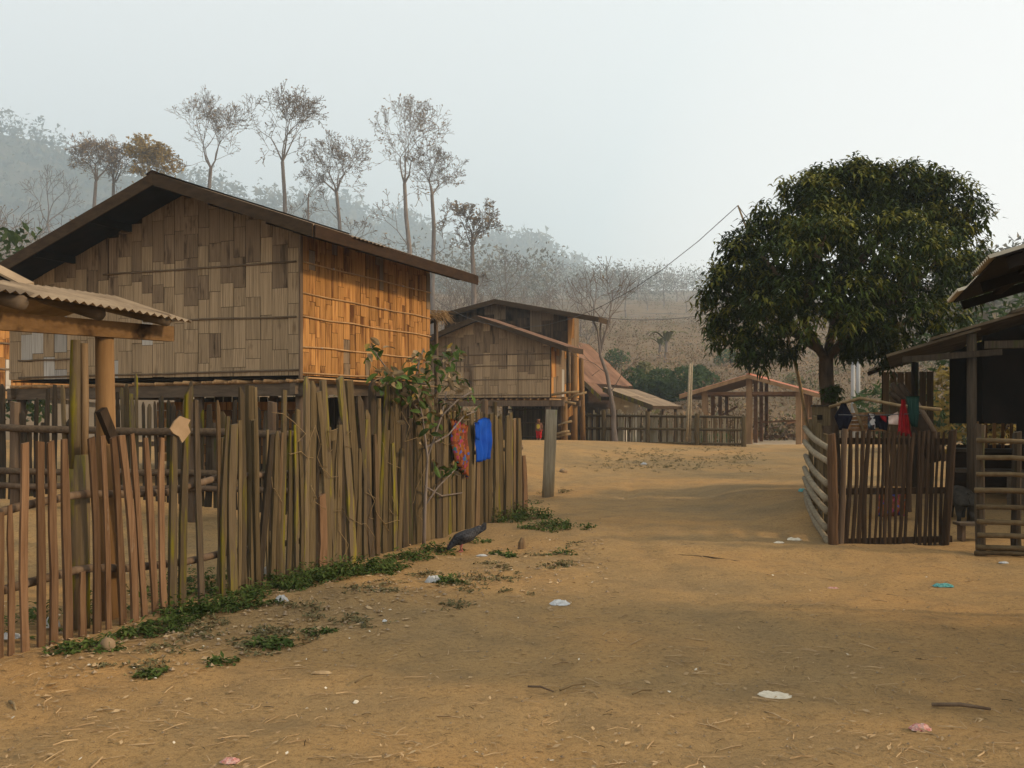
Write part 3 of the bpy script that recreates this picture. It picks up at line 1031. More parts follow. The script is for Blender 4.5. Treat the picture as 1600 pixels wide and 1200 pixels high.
# ------------------------------------------------------------------ buildings
def corrugated(parent, E, along, L, up, mat, name="roof_sheet", sheet=.85, wave=.085, amp=.013, jitter=.012, droop=0.0):
    """roof slope made of corrugated sheets; E eave corner, along = unit eave direction, up = full slope vector"""
    E, along, up = Vector(E), Vector(along).normalized(), Vector(up)
    nrm = along.cross(up).normalized()
    if nrm.z < 0: nrm = -nrm
    n = max(1, round(L / sheet))
    w = L / n
    for i in range(n):
        m = MB()
        k = max(6, int(w / wave) * 2)
        off = nrm * (i % 2) * .004
        j0, j1 = R.uniform(-jitter, jitter), R.uniform(-jitter, jitter)
        rows = []
        for s in (j0 * 2, .5, 1.0):
            row = []
            for q in range(k + 2):
                x = i * w + (q / k) * w
                x = min(x, L)
                p = E + along * x + up * s + nrm * (amp * (1 if q % 2 else -1)) + off
                if droop: p.z -= droop * max(0, x / L - .7) ** 1.5 * (1 - s)
                row.append(p)
            rows.append(row)
        b = []
        for row in rows: b.append([p - nrm * .006 for p in row])
        m.quad_strip_rings(rows, False, False)
        o = m.obj(name, mat, parent)
    return o


def panel_wall(wall, O, d, L, z0, ztop, colw, rowh, mats, proud=.024, name="panel", tone=None, skew=.004):
    """woven bamboo wall: every flattened bamboo strip section is a piece of its own.
    O wall foot corner, d direction along the wall, ztop(s) roof underside, mats list of unit cubes with weights"""
    ang = math.atan2(d.y, d.x)
    n = Vector((d.y, -d.x, 0))
    if n.y > 0 and abs(n.y) > abs(n.x): n = -n
    if n.dot(Vector((0, 0, 0)) - O) < 0: n = -n
    s = 0.0
    ci = 0
    while s < L - .03:
        w = min(colw * R.uniform(.78, 1.25), L - s)
        if L - s - w < .06: w = L - s
        z = z0 - rowh * R.uniform(0, 1) if ci % 2 else z0 - rowh * R.uniform(0, .5)
        top = min(ztop(s), ztop(s + w)) - .03
        while z < top - .04:
            h = rowh * R.choice((.62, .8, 1.0, 1.0, 1.15, 1.4))
            a, bb = max(z, z0), min(z + h, top)
            z += h
            if bb - a < .05: continue
            c = O + d * (s + w / 2) + n * (proud + R.uniform(-.007, .007))
            c = Vector((c.x, c.y, (a + bb) / 2))
            me = mats((s + w / 2) / L, (a + bb) / 2)
            tl, tr = ztop(s + .004) - .03, ztop(s + w - .004) - .03
            if bb > top - .001 and abs(tl - tr) > .01:      # top piece cut to the slope of the roof
                hh = bb - a - .007
                hx = [.5 + (q - bb) / hh for q in (tl, tr)]
                pm = bpy.data.meshes.new("cut_panel")
                pm.from_pydata([(-.5, -.5, -.5), (.5, -.5, -.5), (.5, .5, -.5), (-.5, .5, -.5), (-.5, -.5, hx[0]), (.5, -.5, hx[1]), (.5, .5, hx[1]), (-.5, .5, hx[0])], [],
                               [(0, 3, 2, 1), (4, 5, 6, 7), (0, 1, 5, 4), (1, 2, 6, 5), (2, 3, 7, 6), (3, 0, 4, 7)])
                pm.materials.append(me.materials[0])
                me = pm
            put(name, me, c, wall, (R.gauss(0, .004), R.gauss(0, skew), ang + R.gauss(0, .012)), (w - .007, .012, bb - a - .007))
        s += w
        ci += 1


CUBE = {k: unit_cube("bamboo_panel_" + k, M[k]) for k in ('panel_grey', 'panel_pale', 'panel_brown', 'panel_gold', 'panel_soot')}


def pick(**w):
    ks = list(w)
    return CUBE[R.choices(ks, [w[k] for k in ks])[0]]


def wall_backing(pts, n, parent, name):
    return MB().slab(pts, n, .02).obj(name, M['dark_backing'], parent)


def Hf(C):
    return lambda u, v, z=0.0: Vector((C.x, C.y, 0)) + UD * u + VD * v + Vector((0, 0, z))


def big_house():
    C = Vector((-3.33, 15.0, 0)) + UD * .25 + VD * .4
    H = Hf(C)
    t = thing("bamboo_house", H(3.1, 2.2, gzf(-5, 17)), "large stilted bamboo house with woven walls and wide dark gable roof behind the picket fence", "house")
    zf = 2.15
    GW, VL = 6.4, 4.52
    a, bo, vr = .855, .9, 5.03
    zE, m, zA, sl = 4.30, 2.18, 5.34, .37
    sr = (zA - zE) / (m + a)
    def roof_z(u):
        return zA - sr * (m - u) if u < m else zA - sl * (u - m)
    gw = wall_backing([H(0, 0, zf), H(0, 0, roof_z(0) - .03), H(m, 0, zA - .03), H(GW, 0, roof_z(GW) - .03), H(GW, 0, zf)], VD, t, "gable_wall")
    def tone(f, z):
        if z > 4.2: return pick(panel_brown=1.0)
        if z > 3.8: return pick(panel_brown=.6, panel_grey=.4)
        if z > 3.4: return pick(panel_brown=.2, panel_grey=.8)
        if f > .80 and z < 3.3: return pick(panel_pale=.45, panel_grey=.55)
        return pick(panel_grey=.90, panel_brown=.05, panel_pale=.05)
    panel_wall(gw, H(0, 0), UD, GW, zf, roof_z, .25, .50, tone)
    sw = wall_backing([H(0, 0.02, zf), H(0, VL, zf), H(0, VL, roof_z(0) - .04), H(0, 0.02, roof_z(0) - .04)], UD, t, "side_wall")
    panel_wall(sw, H(0, .03), VD, VL - .03, zf, lambda s: roof_z(0) - .02, .17, .52, lambda f, z: pick(panel_gold=.93, panel_brown=.07))
    wall_backing([H(GW, 0.02, zf), H(GW, VL, zf), H(GW, VL, roof_z(GW) - .04), H(GW, 0.02, roof_z(GW) - .04)], UD, t, "far_side_wall")
    wall_backing([H(0.02, VL, zf), H(0.02, VL, roof_z(0) - .03), H(m, VL, zA - .03), H(GW - .02, VL, roof_z(GW) - .03), H(GW - .02, VL, zf)], VD, t, "rear_wall")
    # battens tied across both walls
    for z, u0, u1, dz in ((3.98, .05, 4.1, .0), (3.10, .05, 3.2, .03), (2.24, .0, 6.15, -.05), (2.52, 4.6, 6.15, -.02)):
        pts = [H(u0 + (u1 - u0) * k / 6, -.045, z + dz * k / 6 + R.uniform(-.008, .008)) for k in range(7)]
        MB().tube(pts, .016, 6).obj("batten", M['batten'], t, True)
    for z in (3.98, 3.47, 3.10, 2.62, 2.2):
        pts = [H(-.045, VL * k / 6, z + R.uniform(-.012, .012)) for k in range(7)]
        MB().tube(pts, .015, 6).obj("batten", M['joist'], t, True)
    for i in range(7):
        MB().box(H(-.07, R.uniform(.3, 4.2), R.choice((3.47, 3.1, 3.98, 2.62))), VD * .016, UD * .004, (0, 0, .01)).obj("wall_tie", M['panel_pale'], t)
    MB().bar(H(-.03, -.03, zf - .05), H(-.03, -.03, roof_z(0)), .05, .05).obj("corner_post", M['post'], t)
    # roof slopes (underside boards, sheets on top), boards along the edges
    for nm, ue, ze, sign in (("roof_slope", -a, zE, 1), ("roof_slope", 7.05, roof_z(7.05), -1)):
        e0, e1 = H(ue, -bo, ze), H(ue, vr, ze)
        r0, r1 = H(m, -bo, zA), H(m, vr, zA)
        nrm = (e1 - e0).cross(r0 - e0).normalized()
        if nrm.z < 0: nrm = -nrm
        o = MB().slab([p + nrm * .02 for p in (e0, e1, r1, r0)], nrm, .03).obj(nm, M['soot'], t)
        corrugated(o, e0 + nrm * .055, VD, vr + bo, r0 - e0, M['tin_grey'], sheet=.99, wave=.12, amp=.012)
        # barge board
        dn = Vector((0, 0, -1))
        MB().slab([e0 - VD * .02 + Vector((0, 0, .07)), r0 - VD * .02 + Vector((0, 0, .07)), r0 - VD * .02 + Vector((0, 0, -.13)), e0 - VD * .02 + Vector((0, 0, -.13))], VD, .025).obj("barge_board", M['fascia'], t)
        if sign > 0:
            MB().slab([e0 - UD * .02 + Vector((0, 0, .06)), e1 - UD * .02 + Vector((0, 0, .06)), e1 - UD * .02 + Vector((0, 0, -.13)), e0 - UD * .02 + Vector((0, 0, -.13))], UD, .025).obj("eave_board", M['fascia_dark'], t)
    MB().slab([H(m - .14, -bo - .02, zA + .055), H(m, -bo - .02, zA + .115), H(m + .14, -bo - .02, zA + .055)], VD, .03).obj("ridge_end", M['fascia_dark'], t)
    rc = MB()
    rc.quad_strip_rings([[H(m - .16, v, zA + .05), H(m, v, zA + .10), H(m + .16, v, zA + .05)] for v in (-bo, vr)], False, False)
    rc.obj("ridge_cap", M['tin_dark'], t)
    for u in (-.5, .0, 1.1, 2.18, 3.5, 4.8, 6.2):
        MB().bar(H(u, -bo + .04, roof_z(u) - .09), H(u, vr - .12 if u != 0 else VL + .34, roof_z(u) - .09), .07, .12).obj("purlin", M['soot'], t)
    # floor: beam, joist poles and posts
    MB().bar(H(-.15, .06, 1.93), H(GW + .1, .06, 1.88), .10, .2).obj("floor_beam", M['beam'], t)
    MB().bar(H(.08, -.1, 1.94), H(.08, VL + .3, 1.94), .10, .18).obj("floor_beam", M['beam'], t)
    MB().bar(H(GW - .08, -.1, 1.9), H(GW - .08, VL + .1, 1.9), .10, .18).obj("floor_beam", M['beam'], t)
    s = .0
    while s < GW:
        r = R.uniform(.022, .034)
        e = R.uniform(.07, .18)
        MB().tube([H(s, -e, 2.035 + r + R.uniform(-.005, .012) - s * .008), H(s, VL + .05, 2.035 + r)], r, 7).obj("floor_pole", M['joist'], t, True)
        s += R.uniform(.07, .17) if R.random() < .8 else .26
    MB().slab([H(0.02, 0.03, 2.12), H(GW - .02, 0.03, 2.12), H(GW - .02, VL - .02, 2.12), H(0.02, VL - .02, 2.12)], (0, 0, 1), .025).obj("floor", M['dark_backing'], t)
    for k, v0 in enumerate((.0, -.12)):
        MB().bar(H(-.1 - .08 * k, -.1, 2.08 + .03 * k), H(-.1 - .08 * k, VL + .2, 2.07), .09, .025).obj("edge_strip", M['joist'], t)
    for u in (.1, 2.15, 4.2, 6.3):
        for v in (.15, 2.25, 4.35):
            q = H(u, v)
            z0 = gzf(q.x, q.y) - .1
            MB().tube([Vector((q.x, q.y, z0)), Vector((q.x + R.uniform(-.03, .03), q.y, 1.0)), Vector((q.x, q.y, 1.86))], [.10, .09, .085], 8).obj("stilt", M['post'], t, True)
    for i in range(26):
        q = H(.05 + i * .24, VL - .25)
        MB().box(Vector((q.x, q.y, 1.0 + R.uniform(-.06, .03))), UD * R.uniform(.10, .118), VD * .012, (0, 0, .88)).obj("rear_board", M['picket_dark'], t)  # invented dark boards, standing in for the shade under the floor
    # plank enclosure under the floor
    for i in range(7):
        MB().box(H(3.4, 2.6, .62 + i * .175), UD * 1.9, VD * .012, (0, 0, .082)).obj("enclosure_plank", M['panel_gold'], t)
    MB().bar(H(4.4, .9, 1.62), H(6.3, .8, 1.78), .05, .09).obj("brace", M['panel_pale'], t)
    MB().bar(H(2.2, .9, 1.05), H(4.2, .9, .95), .05, .09).obj("brace", M['post'], t)


big_house()


def gable_house(name, label, C, GW, VL, zf, zw, m, zA, zE, a, bo, vr, mats_g, mats_s, colw, rowh, sheetmat, beams=True, lefteave=None, posts=True):
    H = Hf(C)
    t = thing(name, H(GW / 2, VL / 2, gzf(C.x, C.y)), label, "house")
    sr = (zA - zE) / (m + a)
    rz = lambda u: zA - sr * abs(m - u)
    gw = wall_backing([H(0, 0, zf), H(0, 0, rz(0) - .03), H(m, 0, zA - .03), H(GW, 0, rz(GW) - .03), H(GW, 0, zf)], VD, t, "gable_wall")
    panel_wall(gw, H(0, 0), UD, GW, zf, rz, colw, rowh, mats_g)
    sw = wall_backing([H(0, 0.02, zf), H(0, VL, zf), H(0, VL, rz(0) - .03), H(0, 0.02, rz(0) - .03)], UD, t, "side_wall")
    panel_wall(sw, H(0, .03), VD, VL - .03, zf, lambda s: rz(0), colw * .8, rowh * 1.2, mats_s)
    wall_backing([H(GW, 0.02, zf), H(GW, VL, zf), H(GW, VL, rz(GW) - .03), H(GW, 0.02, rz(GW) - .03)], UD, t, "far_side_wall")
    for ue, sg in ((-a, 1), (GW + a, -1)):
        ze = rz(ue)
        e0, e1, r0, r1 = H(ue, -bo, ze), H(ue, vr, ze), H(m, -bo, zA), H(m, vr, zA)
        nrm = (e1 - e0).cross(r0 - e0).normalized()
        if nrm.z < 0: nrm = -nrm
        o = MB().slab([p + nrm * .02 for p in (e0, e1, r1, r0)], nrm, .025).obj("roof_slope", M['soot'], t)
        corrugated(o, e0 + nrm * .055, VD, vr + bo, r0 - e0, sheetmat, sheet=.85, wave=.12, amp=.015)
        up = Vector((0, 0, .06)); dn = Vector((0, 0, -.12))
        MB().slab([e0 - VD * .02 + up, r0 - VD * .02 + up, r0 - VD * .02 + dn, e0 - VD * .02 + dn], VD, .025).obj("barge_board", M['fascia'], t)
        MB().slab([e0 - UD * .02 * sg + up, e1 - UD * .02 * sg + up, e1 - UD * .02 * sg + dn, e0 - UD * .02 * sg + dn], UD, .025).obj("eave_board", M['fascia'], t)
    for z in (zf + .08, zf + .62, zf + 1.1, zf + 1.5):
        MB().tube([H(.02, -.04, z), H(GW * .5, -.04, z + .015), H(GW - .02, -.04, z)], .017, 5).obj("batten", M['batten'], t)
    MB().bar(H(-.5, .0, zf - .2), H(GW + .2, .0, zf - .2), .12, .2).obj("floor_beam", M['post'], t)
    MB().bar(H(.05, -.1, zf - .2), H(.05, VL, zf - .2), .12, .2).obj("floor_beam", M['post'], t)
    s = 0
    while s < GW:
        MB().tube([H(s, -.06, zf - .06), H(s, VL, zf - .06)], .028, 5).obj("floor_pole", M['joist'], t)
        s += R.uniform(.16, .34)
    MB().slab([H(0.02, 0.03, zf - .02), H(GW - .02, 0.03, zf - .02), H(GW - .02, VL - .02, zf - .02), H(0.02, VL - .02, zf - .02)], (0, 0, 1), .025).obj("floor", M['dark_backing'], t)
    if posts:
        for u in (.12, GW * .5, GW - .1):
            for v in (.08, VL - .1):
                q = H(u, v)
                MB().tube([Vector((q.x, q.y, gzf(q.x, q.y) - .1)), Vector((q.x, q.y, zf - .28))], [.115, .10], 8).obj("stilt", M['post'], t, True)
    return t, H, rz


# smaller house: front annex and the taller main house behind it
h2, H2, _ = gable_house("bamboo_house", "small stilted bamboo annex with sooty gable and brown tin roof beside the child", Vector((1.32, 33.0, 0)), 4.6, 1.6, 2.02, 3.6, 2.55, 4.82, 3.66, .776, .5, 1.17,
    lambda f, z: pick(panel_brown=.8, panel_grey=.2) if z > 3.2 else pick(panel_grey=.96, panel_brown=.04), lambda f, z: pick(panel_gold=.4, panel_pale=.15, panel_brown=.45), .33, .75, M['tin_rust'])
MB().tube([H2(.8, -.05, 2.0), H2(.8, -.05, 2.02)], .02, 5).obj("peg", M['joist'], h2)
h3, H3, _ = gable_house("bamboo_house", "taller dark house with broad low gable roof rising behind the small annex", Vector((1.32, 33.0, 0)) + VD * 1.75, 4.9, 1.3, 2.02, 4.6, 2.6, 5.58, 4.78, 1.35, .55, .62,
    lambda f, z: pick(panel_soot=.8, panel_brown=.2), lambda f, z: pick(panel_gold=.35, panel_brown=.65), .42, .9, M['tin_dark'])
for u in range(9):     # open vertical slats in the annex gable
    MB().bar(H2(3.1 + u * .15, -.05, 2.95), H2(3.1 + u * .15, -.05, 3.85 - .05 * u), .035, .02, VD).obj("vent_slat", M['batten'], h2)
# lit stilts, bark sheets and rails at its right side
for px, Yd, top, bot, r in ((882, 33.4, 620, 703, .11), (897, 34.6, 545, 699, .12), (908, 35.5, 560, 694, .10)):
    a, b = P(px + (3 if px == 908 else 0), bot + 4, Yd), P(px, top, Yd)
    MB().tube([a, (a + b) / 2, b], [r * 1.05, r, r * .95], 8).obj("stilt", M['post_gold'], h3, True)
for (x0, y0, x1, y1, Yd) in ((862, 633, 876, 628, 33.1), (876, 628, 900, 631, 33.2), (872, 665, 894, 658, 33.2), (870, 678, 890, 674, 33.1), (870, 683, 892, 678, 33.2), (862, 617, 905, 612, 33.0), (886, 623, 917, 613, 34.0)):
    MB().tube([P(x0, y0, Yd), P((x0 + x1) / 2, (y0 + y1) / 2 - 1, Yd), P(x1, y1, Yd)], .045, 6).obj("side_pole", M['bamboo_tan'], h2, True)
MB().slab([P(887, 640, 33.6), P(894, 632, 33.6), P(896, 648, 33.6), P(889, 652, 33.6), P(886, 662, 33.6)], (0, 1, 0), .02).obj("bark_sheet", M['panel_gold'], h2)
MB().slab([P(886, 688, 33.3), P(891, 688, 33.3), P(891, 699, 33.3), P(886, 699, 33.3)], (0, 1, 0), .05).obj("bark_sheet", M['panel_gold'], h2)
# paling screen under the annex behind the child
for i in range(26):
    px = 800 + i * 2.3
    q = P(px, 640, 34.9)
    MB().bar(Vector((q.x, 34.9 + .4 * i / 26, .3)), Vector((q.x + R.uniform(-.02, .02), 34.9 + .4 * i / 26, 1.75 + R.uniform(-.1, .2))), .05, .02, (0, 1, 0)).obj("paling", M['picket_dark'], h3)
for z in (.62, 1.12, 1.6):
    MB().tube([P(792, 640 - (z - 1.6) * 43, 34.85), P(860, 640 - (z - 1.6) * 43, 35.2)], .03, 5).obj("rail", M['rail'], h3)
MB().bar(P(816, 690, 34.3), P(856, 690, 34.3), .3, .05).obj("bench_plank", M['post_gold'], h3)
MB().slab([P(800, 625, 36.2), P(862, 625, 36.2), P(862, 690, 36.2), P(800, 690, 36.2)], (0, 1, 0), .03).obj("inner_wall", M['dark_backing'], h3)

# thatch bundle at the corner of the big house
th = thing("thatch_lean_to", P(690, 500, 20.2), "frayed thatch edge sticking out behind the big house's far corner", "lean-to")
mm = MB()
for i in range(150):
    q = P(672 + R.uniform(0, 24), 488 + R.uniform(-4, 6), 20.2 + R.uniform(-.4, .4))
    mm.tube([q, q + Vector((R.uniform(.05, .22), R.uniform(-.1, .1), R.uniform(-.22, .0)))], [.006, .003], 3, False)
o = mm.obj("thatch", M['thatch'], th); o["kind"] = "stuff"
MB().tube([P(664, 493, 20.2), P(683, 495, 20.2)], .035, 6).obj("pole", M['joist'], th)
MB().tube([P(682, 620, 20.3), P(681, 495, 20.3)], .05, 6).obj("post", M['post'], th)

# sunlit neighbour house at the left frame edge
nh = thing("bamboo_house", P(-60, 640, 26), "sunlit golden bamboo house wall at the left edge behind the big house", "house")
Cn = P(-26, 640, 25.5); Cn.z = 0
nw = wall_backing([Cn + Vector((0, 0, 2.1)), Cn + VD * 3.5 + Vector((0, 0, 2.1)), Cn + VD * 3.5 + Vector((0, 0, 4.1)), Cn + Vector((0, 0, 4.1))], UD, nh, "side_wall")
panel_wall(nw, Cn, VD, 3.5, 2.15, lambda s: 4.1, .2, .5, lambda f, z: pick(panel_gold=.9, panel_pale=.1))
for z in (2.7, 3.4):
    MB().tube([Cn + VD * .0 - UD * .05 + Vector((0, 0, z)), Cn + VD * 3.5 - UD * .05 + Vector((0, 0, z))], .03, 5).obj("batten", M['batten'], nh)
wall_backing([Cn + Vector((0, 0, 2.1)), Cn + UD * 4 + Vector((0, 0, 2.1)), Cn + UD * 4 + Vector((0, 0, 4.1)), Cn + UD * 2 + Vector((0, 0, 4.8)), Cn + Vector((0, 0, 4.1))], VD, nh, "gable_wall")
MB().bar(Cn + Vector((0, 0, 2.0)), Cn + VD * 3.6 + Vector((0, 0, 2.0)), .12, .2).obj("floor_beam", M['joist'], nh)
MB().slab([Cn - UD * .25 - VD * .4 + Vector((0, 0, 4.12)), Cn - UD * .25 + VD * 3.8 + Vector((0, 0, 4.12)), Cn + UD * 2 + VD * 3.8 + Vector((0, 0, 4.9)), Cn + UD * 2 - VD * .4 + Vector((0, 0, 4.9))], (-.3, 0, 1), .05).obj("roof_slope", M['tin_dark'], nh)
for v in (.1, 3.4):
    q = Cn + VD * v
    MB().tube([Vector((q.x, q.y, gzf(q.x, q.y) - .1)), Vector((q.x, q.y, 1.95))], .1, 7).obj("stilt", M['post'], nh, True)


# rusty roofed house and its lower porch roof
def rusty_house():
    F = P(917, 598, 40.0)
    t = thing("tin_roofed_house", Vector((F.x - 1.5, 42.5, gzf(F.x, 42))), "low house under a steep rusty red corrugated roof behind the far picket fence", "house")
    slope = .92
    L = 7.4
    S = 2.3
    up = UD * S + Vector((0, 0, S * slope))
    nrm = VD.cross(up).normalized()
    if nrm.z < 0: nrm = -nrm
    corrugated(t, F, VD, L, up * .5, M['tin_rust'], sheet=1.0, wave=.16, amp=.018)
    corrugated(t, F + up * .49 + nrm * .02, VD, L, up * .5, M['tin_rust'], sheet=1.0, wave=.16, amp=.018)
    low = UD * -.62 + Vector((0, 0, -.62 * slope))
    corrugated(t, F + low - nrm * .02, VD, 1.35, -low * 1.05, M['tin_rust'], sheet=.7, wave=.16, amp=.018)
    MB().slab([F + low - VD * .03, F + up - VD * .03, F + up - VD * .03 - Vector((0, 0, .22)), F + low - VD * .03 - Vector((0, 0, .22))], VD, .03).obj("barge_board", M['picket_moss'], t)
    MB().bar(F + low - Vector((0, 0, .08)), F + low + VD * 1.35 - Vector((0, 0, .08)), .03, .14).obj("eave_board", M['fascia'], t)
    MB().bar(F + VD * 1.35 - Vector((0, 0, .10)), F + VD * L - Vector((0, 0, .10)), .03, .16).obj("eave_board", M['fascia_dark'], t)
    MB().slab([F + UD * .35 + VD * .3 + Vector((0, 0, .2)), F + UD * .35 + VD * .3 + Vector((0, 0, -2.9)), F + UD * S + VD * .3 + Vector((0, 0, -2.9)), F + UD * S + VD * .3 + Vector((0, 0, S * slope - .1))], VD, .03).obj("gable_wall", M['panel_soot'], t)
    MB().slab([F + UD * .35 + VD * .3 + Vector((0, 0, .2)), F + UD * .35 + VD * .3 + Vector((0, 0, -2.9)), F + UD * .35 + VD * L + Vector((0, 0, -2.9)), F + UD * .35 + VD * L + Vector((0, 0, .2))], UD, .03).obj("side_wall", M['fascia_dark'], t)
    rb = F + up
    MB().slab([rb, rb + VD * L, rb + VD * L + UD * S - Vector((0, 0, S * slope)), rb + UD * S - Vector((0, 0, S * slope))], nrm, .03).obj("rear_roof_slope", M['tin_rust'], t)
    # porch
    G = P(1020, 634, 38.0)
    pt = thing("porch_roof", Vector((G.x - .6, 40, gzf(G.x, 40))), "low porch with grey corrugated roof and mossy edge board left of the pavilion", "porch")
    upp = UD * 2.05 + Vector((0, 0, .73))
    corrugated(pt, G, VD, 5.3, upp * .5, M['tin_grey'], sheet=.9, wave=.16, amp=.016)
    corrugated(pt, G + upp * .49 + Vector((0, 0, .02)), VD, 5.3, upp * .51, M['tin_grey'], sheet=.9, wave=.16, amp=.016)
    MB().slab([G - VD * .03 + Vector((0, 0, .03)), G + upp - VD * .03 + Vector((0, 0, .03)), G + upp - VD * .03 - Vector((0, 0, .17)), G - VD * .03 - Vector((0, 0, .17))], VD, .03).obj("barge_board", M['picket_moss'], pt)
    MB().bar(G - Vector((0, 0, .07)), G + VD * 5.3 - Vector((0, 0, .07)), .03, .13).obj("eave_board", M['fascia'], pt)
    for v in (.2, 2.6, 5.0):
        q = G + VD * v + UD * .2
        MB().tube([Vector((q.x, q.y, gzf(q.x, q.y) - .1)), Vector((q.x, q.y, G.z))], .07, 6).obj("post", M['post'], pt, True)
    w = G + UD * 1.9 + VD * .8
    MB().slab([Vector((w.x, w.y, gzf(w.x, w.y))), w + VD * 4 - Vector((0, 0, 1.6)), w + VD * 4 + Vector((0, 0, .4)), Vector((w.x, w.y, w.z + .4))], UD, .03).obj("wall", M['whitewash'], pt)


rusty_house()


# open pavilion
def pavilion():
    K = P(1169, 585, 42.0)
    H = lambda u, v, z: Vector((K.x, K.y, 0)) + UD * u + VD * v + Vector((0, 0, z))
    g0 = gzf(K.x, K.y)
    t = thing("open_pavilion", Vector((K.x, K.y + 2, g0)), "open sided pavilion with ochre posts and red tiled gable roof", "pavilion")
    zA, hw, sl, L = K.z, 3.03, .29, 6.5
    for sg in (1, -1):
        e0, e1 = H(sg * hw, 0, zA - hw * sl), H(sg * hw, L, zA - hw * sl)
        r0, r1 = H(0, 0, zA), H(0, L, zA)
        nrm = (e1 - e0).cross(r0 - e0).normalized()
        if nrm.z < 0: nrm = -nrm
        o = MB().slab([p - nrm * .03 for p in (e0, e1, r1, r0)], nrm, .03).obj("roof_slope", M['pav_wood'], t)
        corrugated(o, e0 + nrm * .01, VD, L, r0 - e0, M['tile_red'], sheet=1.08, wave=.22, amp=.018)
        d = Vector((0, 0, -.17))
        MB().slab([e0 - VD * .02, r0 - VD * .02, r0 - VD * .02 + d, e0 - VD * .02 + d], VD, .03).obj("barge_board", M['pav_post'], t)
        MB().bar(e0 + Vector((0, 0, -.1)), e1 + Vector((0, 0, -.1)), .04, .14).obj("eave_board", M['pav_wood'], t)
    MB().bar(H(0, -.03, zA + .03), H(0, L, zA + .03), .16, .04).obj("ridge_cap", M['tile_red'], t)
    for i, v in enumerate((.35, 2.3, 4.2, 6.1)):
        for u, hh in ((1.95, zA - 1.95 * sl - .08), (0, zA - .1), (-2.1, zA - 2.1 * sl - .08)):
            if i and u == 0 and i != 1: u = .0
            q = H(u, v, 0)
            r = .15 if i == 0 else .10
            mt = M['pav_post'] if i == 0 or u < 0 else M['pav_wood']
            MB().box(Vector((q.x, q.y, (hh - .35 + g0) / 2 + .1)), UD * r * .8, VD * r * .8, (0, 0, (hh - g0) / 2)).obj("post", mt, t)
        MB().bar(H(2.3, v, zA - 2.3 * sl - .16), H(-2.4, v, zA - 2.3 * sl - .16), .10, .14).obj("tie_beam", M['pav_wood'], t)
    MB().bar(H(-1.3, 2.3, .95), H(-2.3, 4.3, 1.2), .06, .08).obj("rail", M['pav_wood'], t)
    MB().bar(H(0, 2.4, 1.0), H(-2.1, 2.4, 1.12), .06, .08).obj("rail", M['pav_wood'], t)
    MB().bar(H(1.6, 2.2, 1.3), H(.8, 2.2, 1.75), .06, .09).obj("rail", M['pav_wood'], t)
    s = MB().slab([H(2.9, -1.6, g0 + .04), H(-3.3, -1.6, g0 + .04), H(-3.3, L + .4, g0 + .04), H(2.9, L + .4, g0 + .04)], (0, 0, 1), .12).obj("concrete_slab", M['concrete'])
    tag(s, kind="structure")
    for i in range(5):
        q = H(-2.2 + i * 1.0, L - .1, 0)
        MB().bar(Vector((q.x - .4, q.y, g0 + .3)), Vector((q.x + .5, q.y + .2, g0 + .25 + .1 * (i % 2))), .2, .18).obj("stacked_timber", M['pav_wood'], t)


pavilion()


# ------------------------------------------------------------------ fences
def stake(a, b, w, th, n, mat, parent, name="picket", top="flat", bend=0.0, sides=6):
    """one split-wood stake from foot a to head b; n = facing direction"""
    a, b, n = Vector(a), Vector(b), Vector(n).normalized()
    d = b - a
    s = d.cross(n).normalized()
    rings = []
    K = 6
    bx, by = R.gauss(0, .012) + bend, R.gauss(0, .006)
    for i in range(K):
        t = i / (K - 1)
        c = a + d * t + s * (bx * math.sin(math.pi * t) + R.gauss(0, .05) * min(w, .1)) + n * by * math.sin(math.pi * t)
        ww = w * (1.05 - .12 * t) * R.uniform(.92, 1.08)
        tt = th * R.uniform(.85, 1.15)
        if i == K - 1 and top == "point": ww *= .35; tt *= .6
        if i == K - 1 and top == "round": ww *= .68; tt *= .8
        ring = []
        for k in range(sides):
            an = 2 * math.pi * (k + .5) / sides
            x, y = math.cos(an), math.sin(an)
            ring.append(c + s * (x * ww * .55) + n * (max(-.75, min(.75, y)) * tt * .66))
        if i == K - 1 and top != "point":
            sk = R.uniform(-.35, .35)
            ring = [p + d.normalized() * (sk * (p - c).dot(s)) for p in ring]
        rings.append(ring)
    if top == "point":
        rings.insert(K - 1, [p + (rings[K - 2][k] - p) * .0 for k, p in enumerate(rings[K - 2])])
        for k in range(sides):
            rings[K - 1][k] = rings[K - 2][k] + d * (.16)
    m = MB()
    m.quad_strip_rings(rings)
    return m.obj(name, mat, parent, False)


FD = (FB - FA).normalized()
FN = Vector((FD.y, -FD.x, 0))                      # towards the road


def fpt(px, off=0.0):
    k = (px - CX) / FOC
    A = FA + FN * off
    s = (k * A.y - A.x) / (FD.x - k * FD.y)
    return A + FD * s


def fp(px, py, off=0.0):
    q = fpt(px, off)
    return Vector((q.x, q.y, EYE + (HY - py) / FOC * q.y))


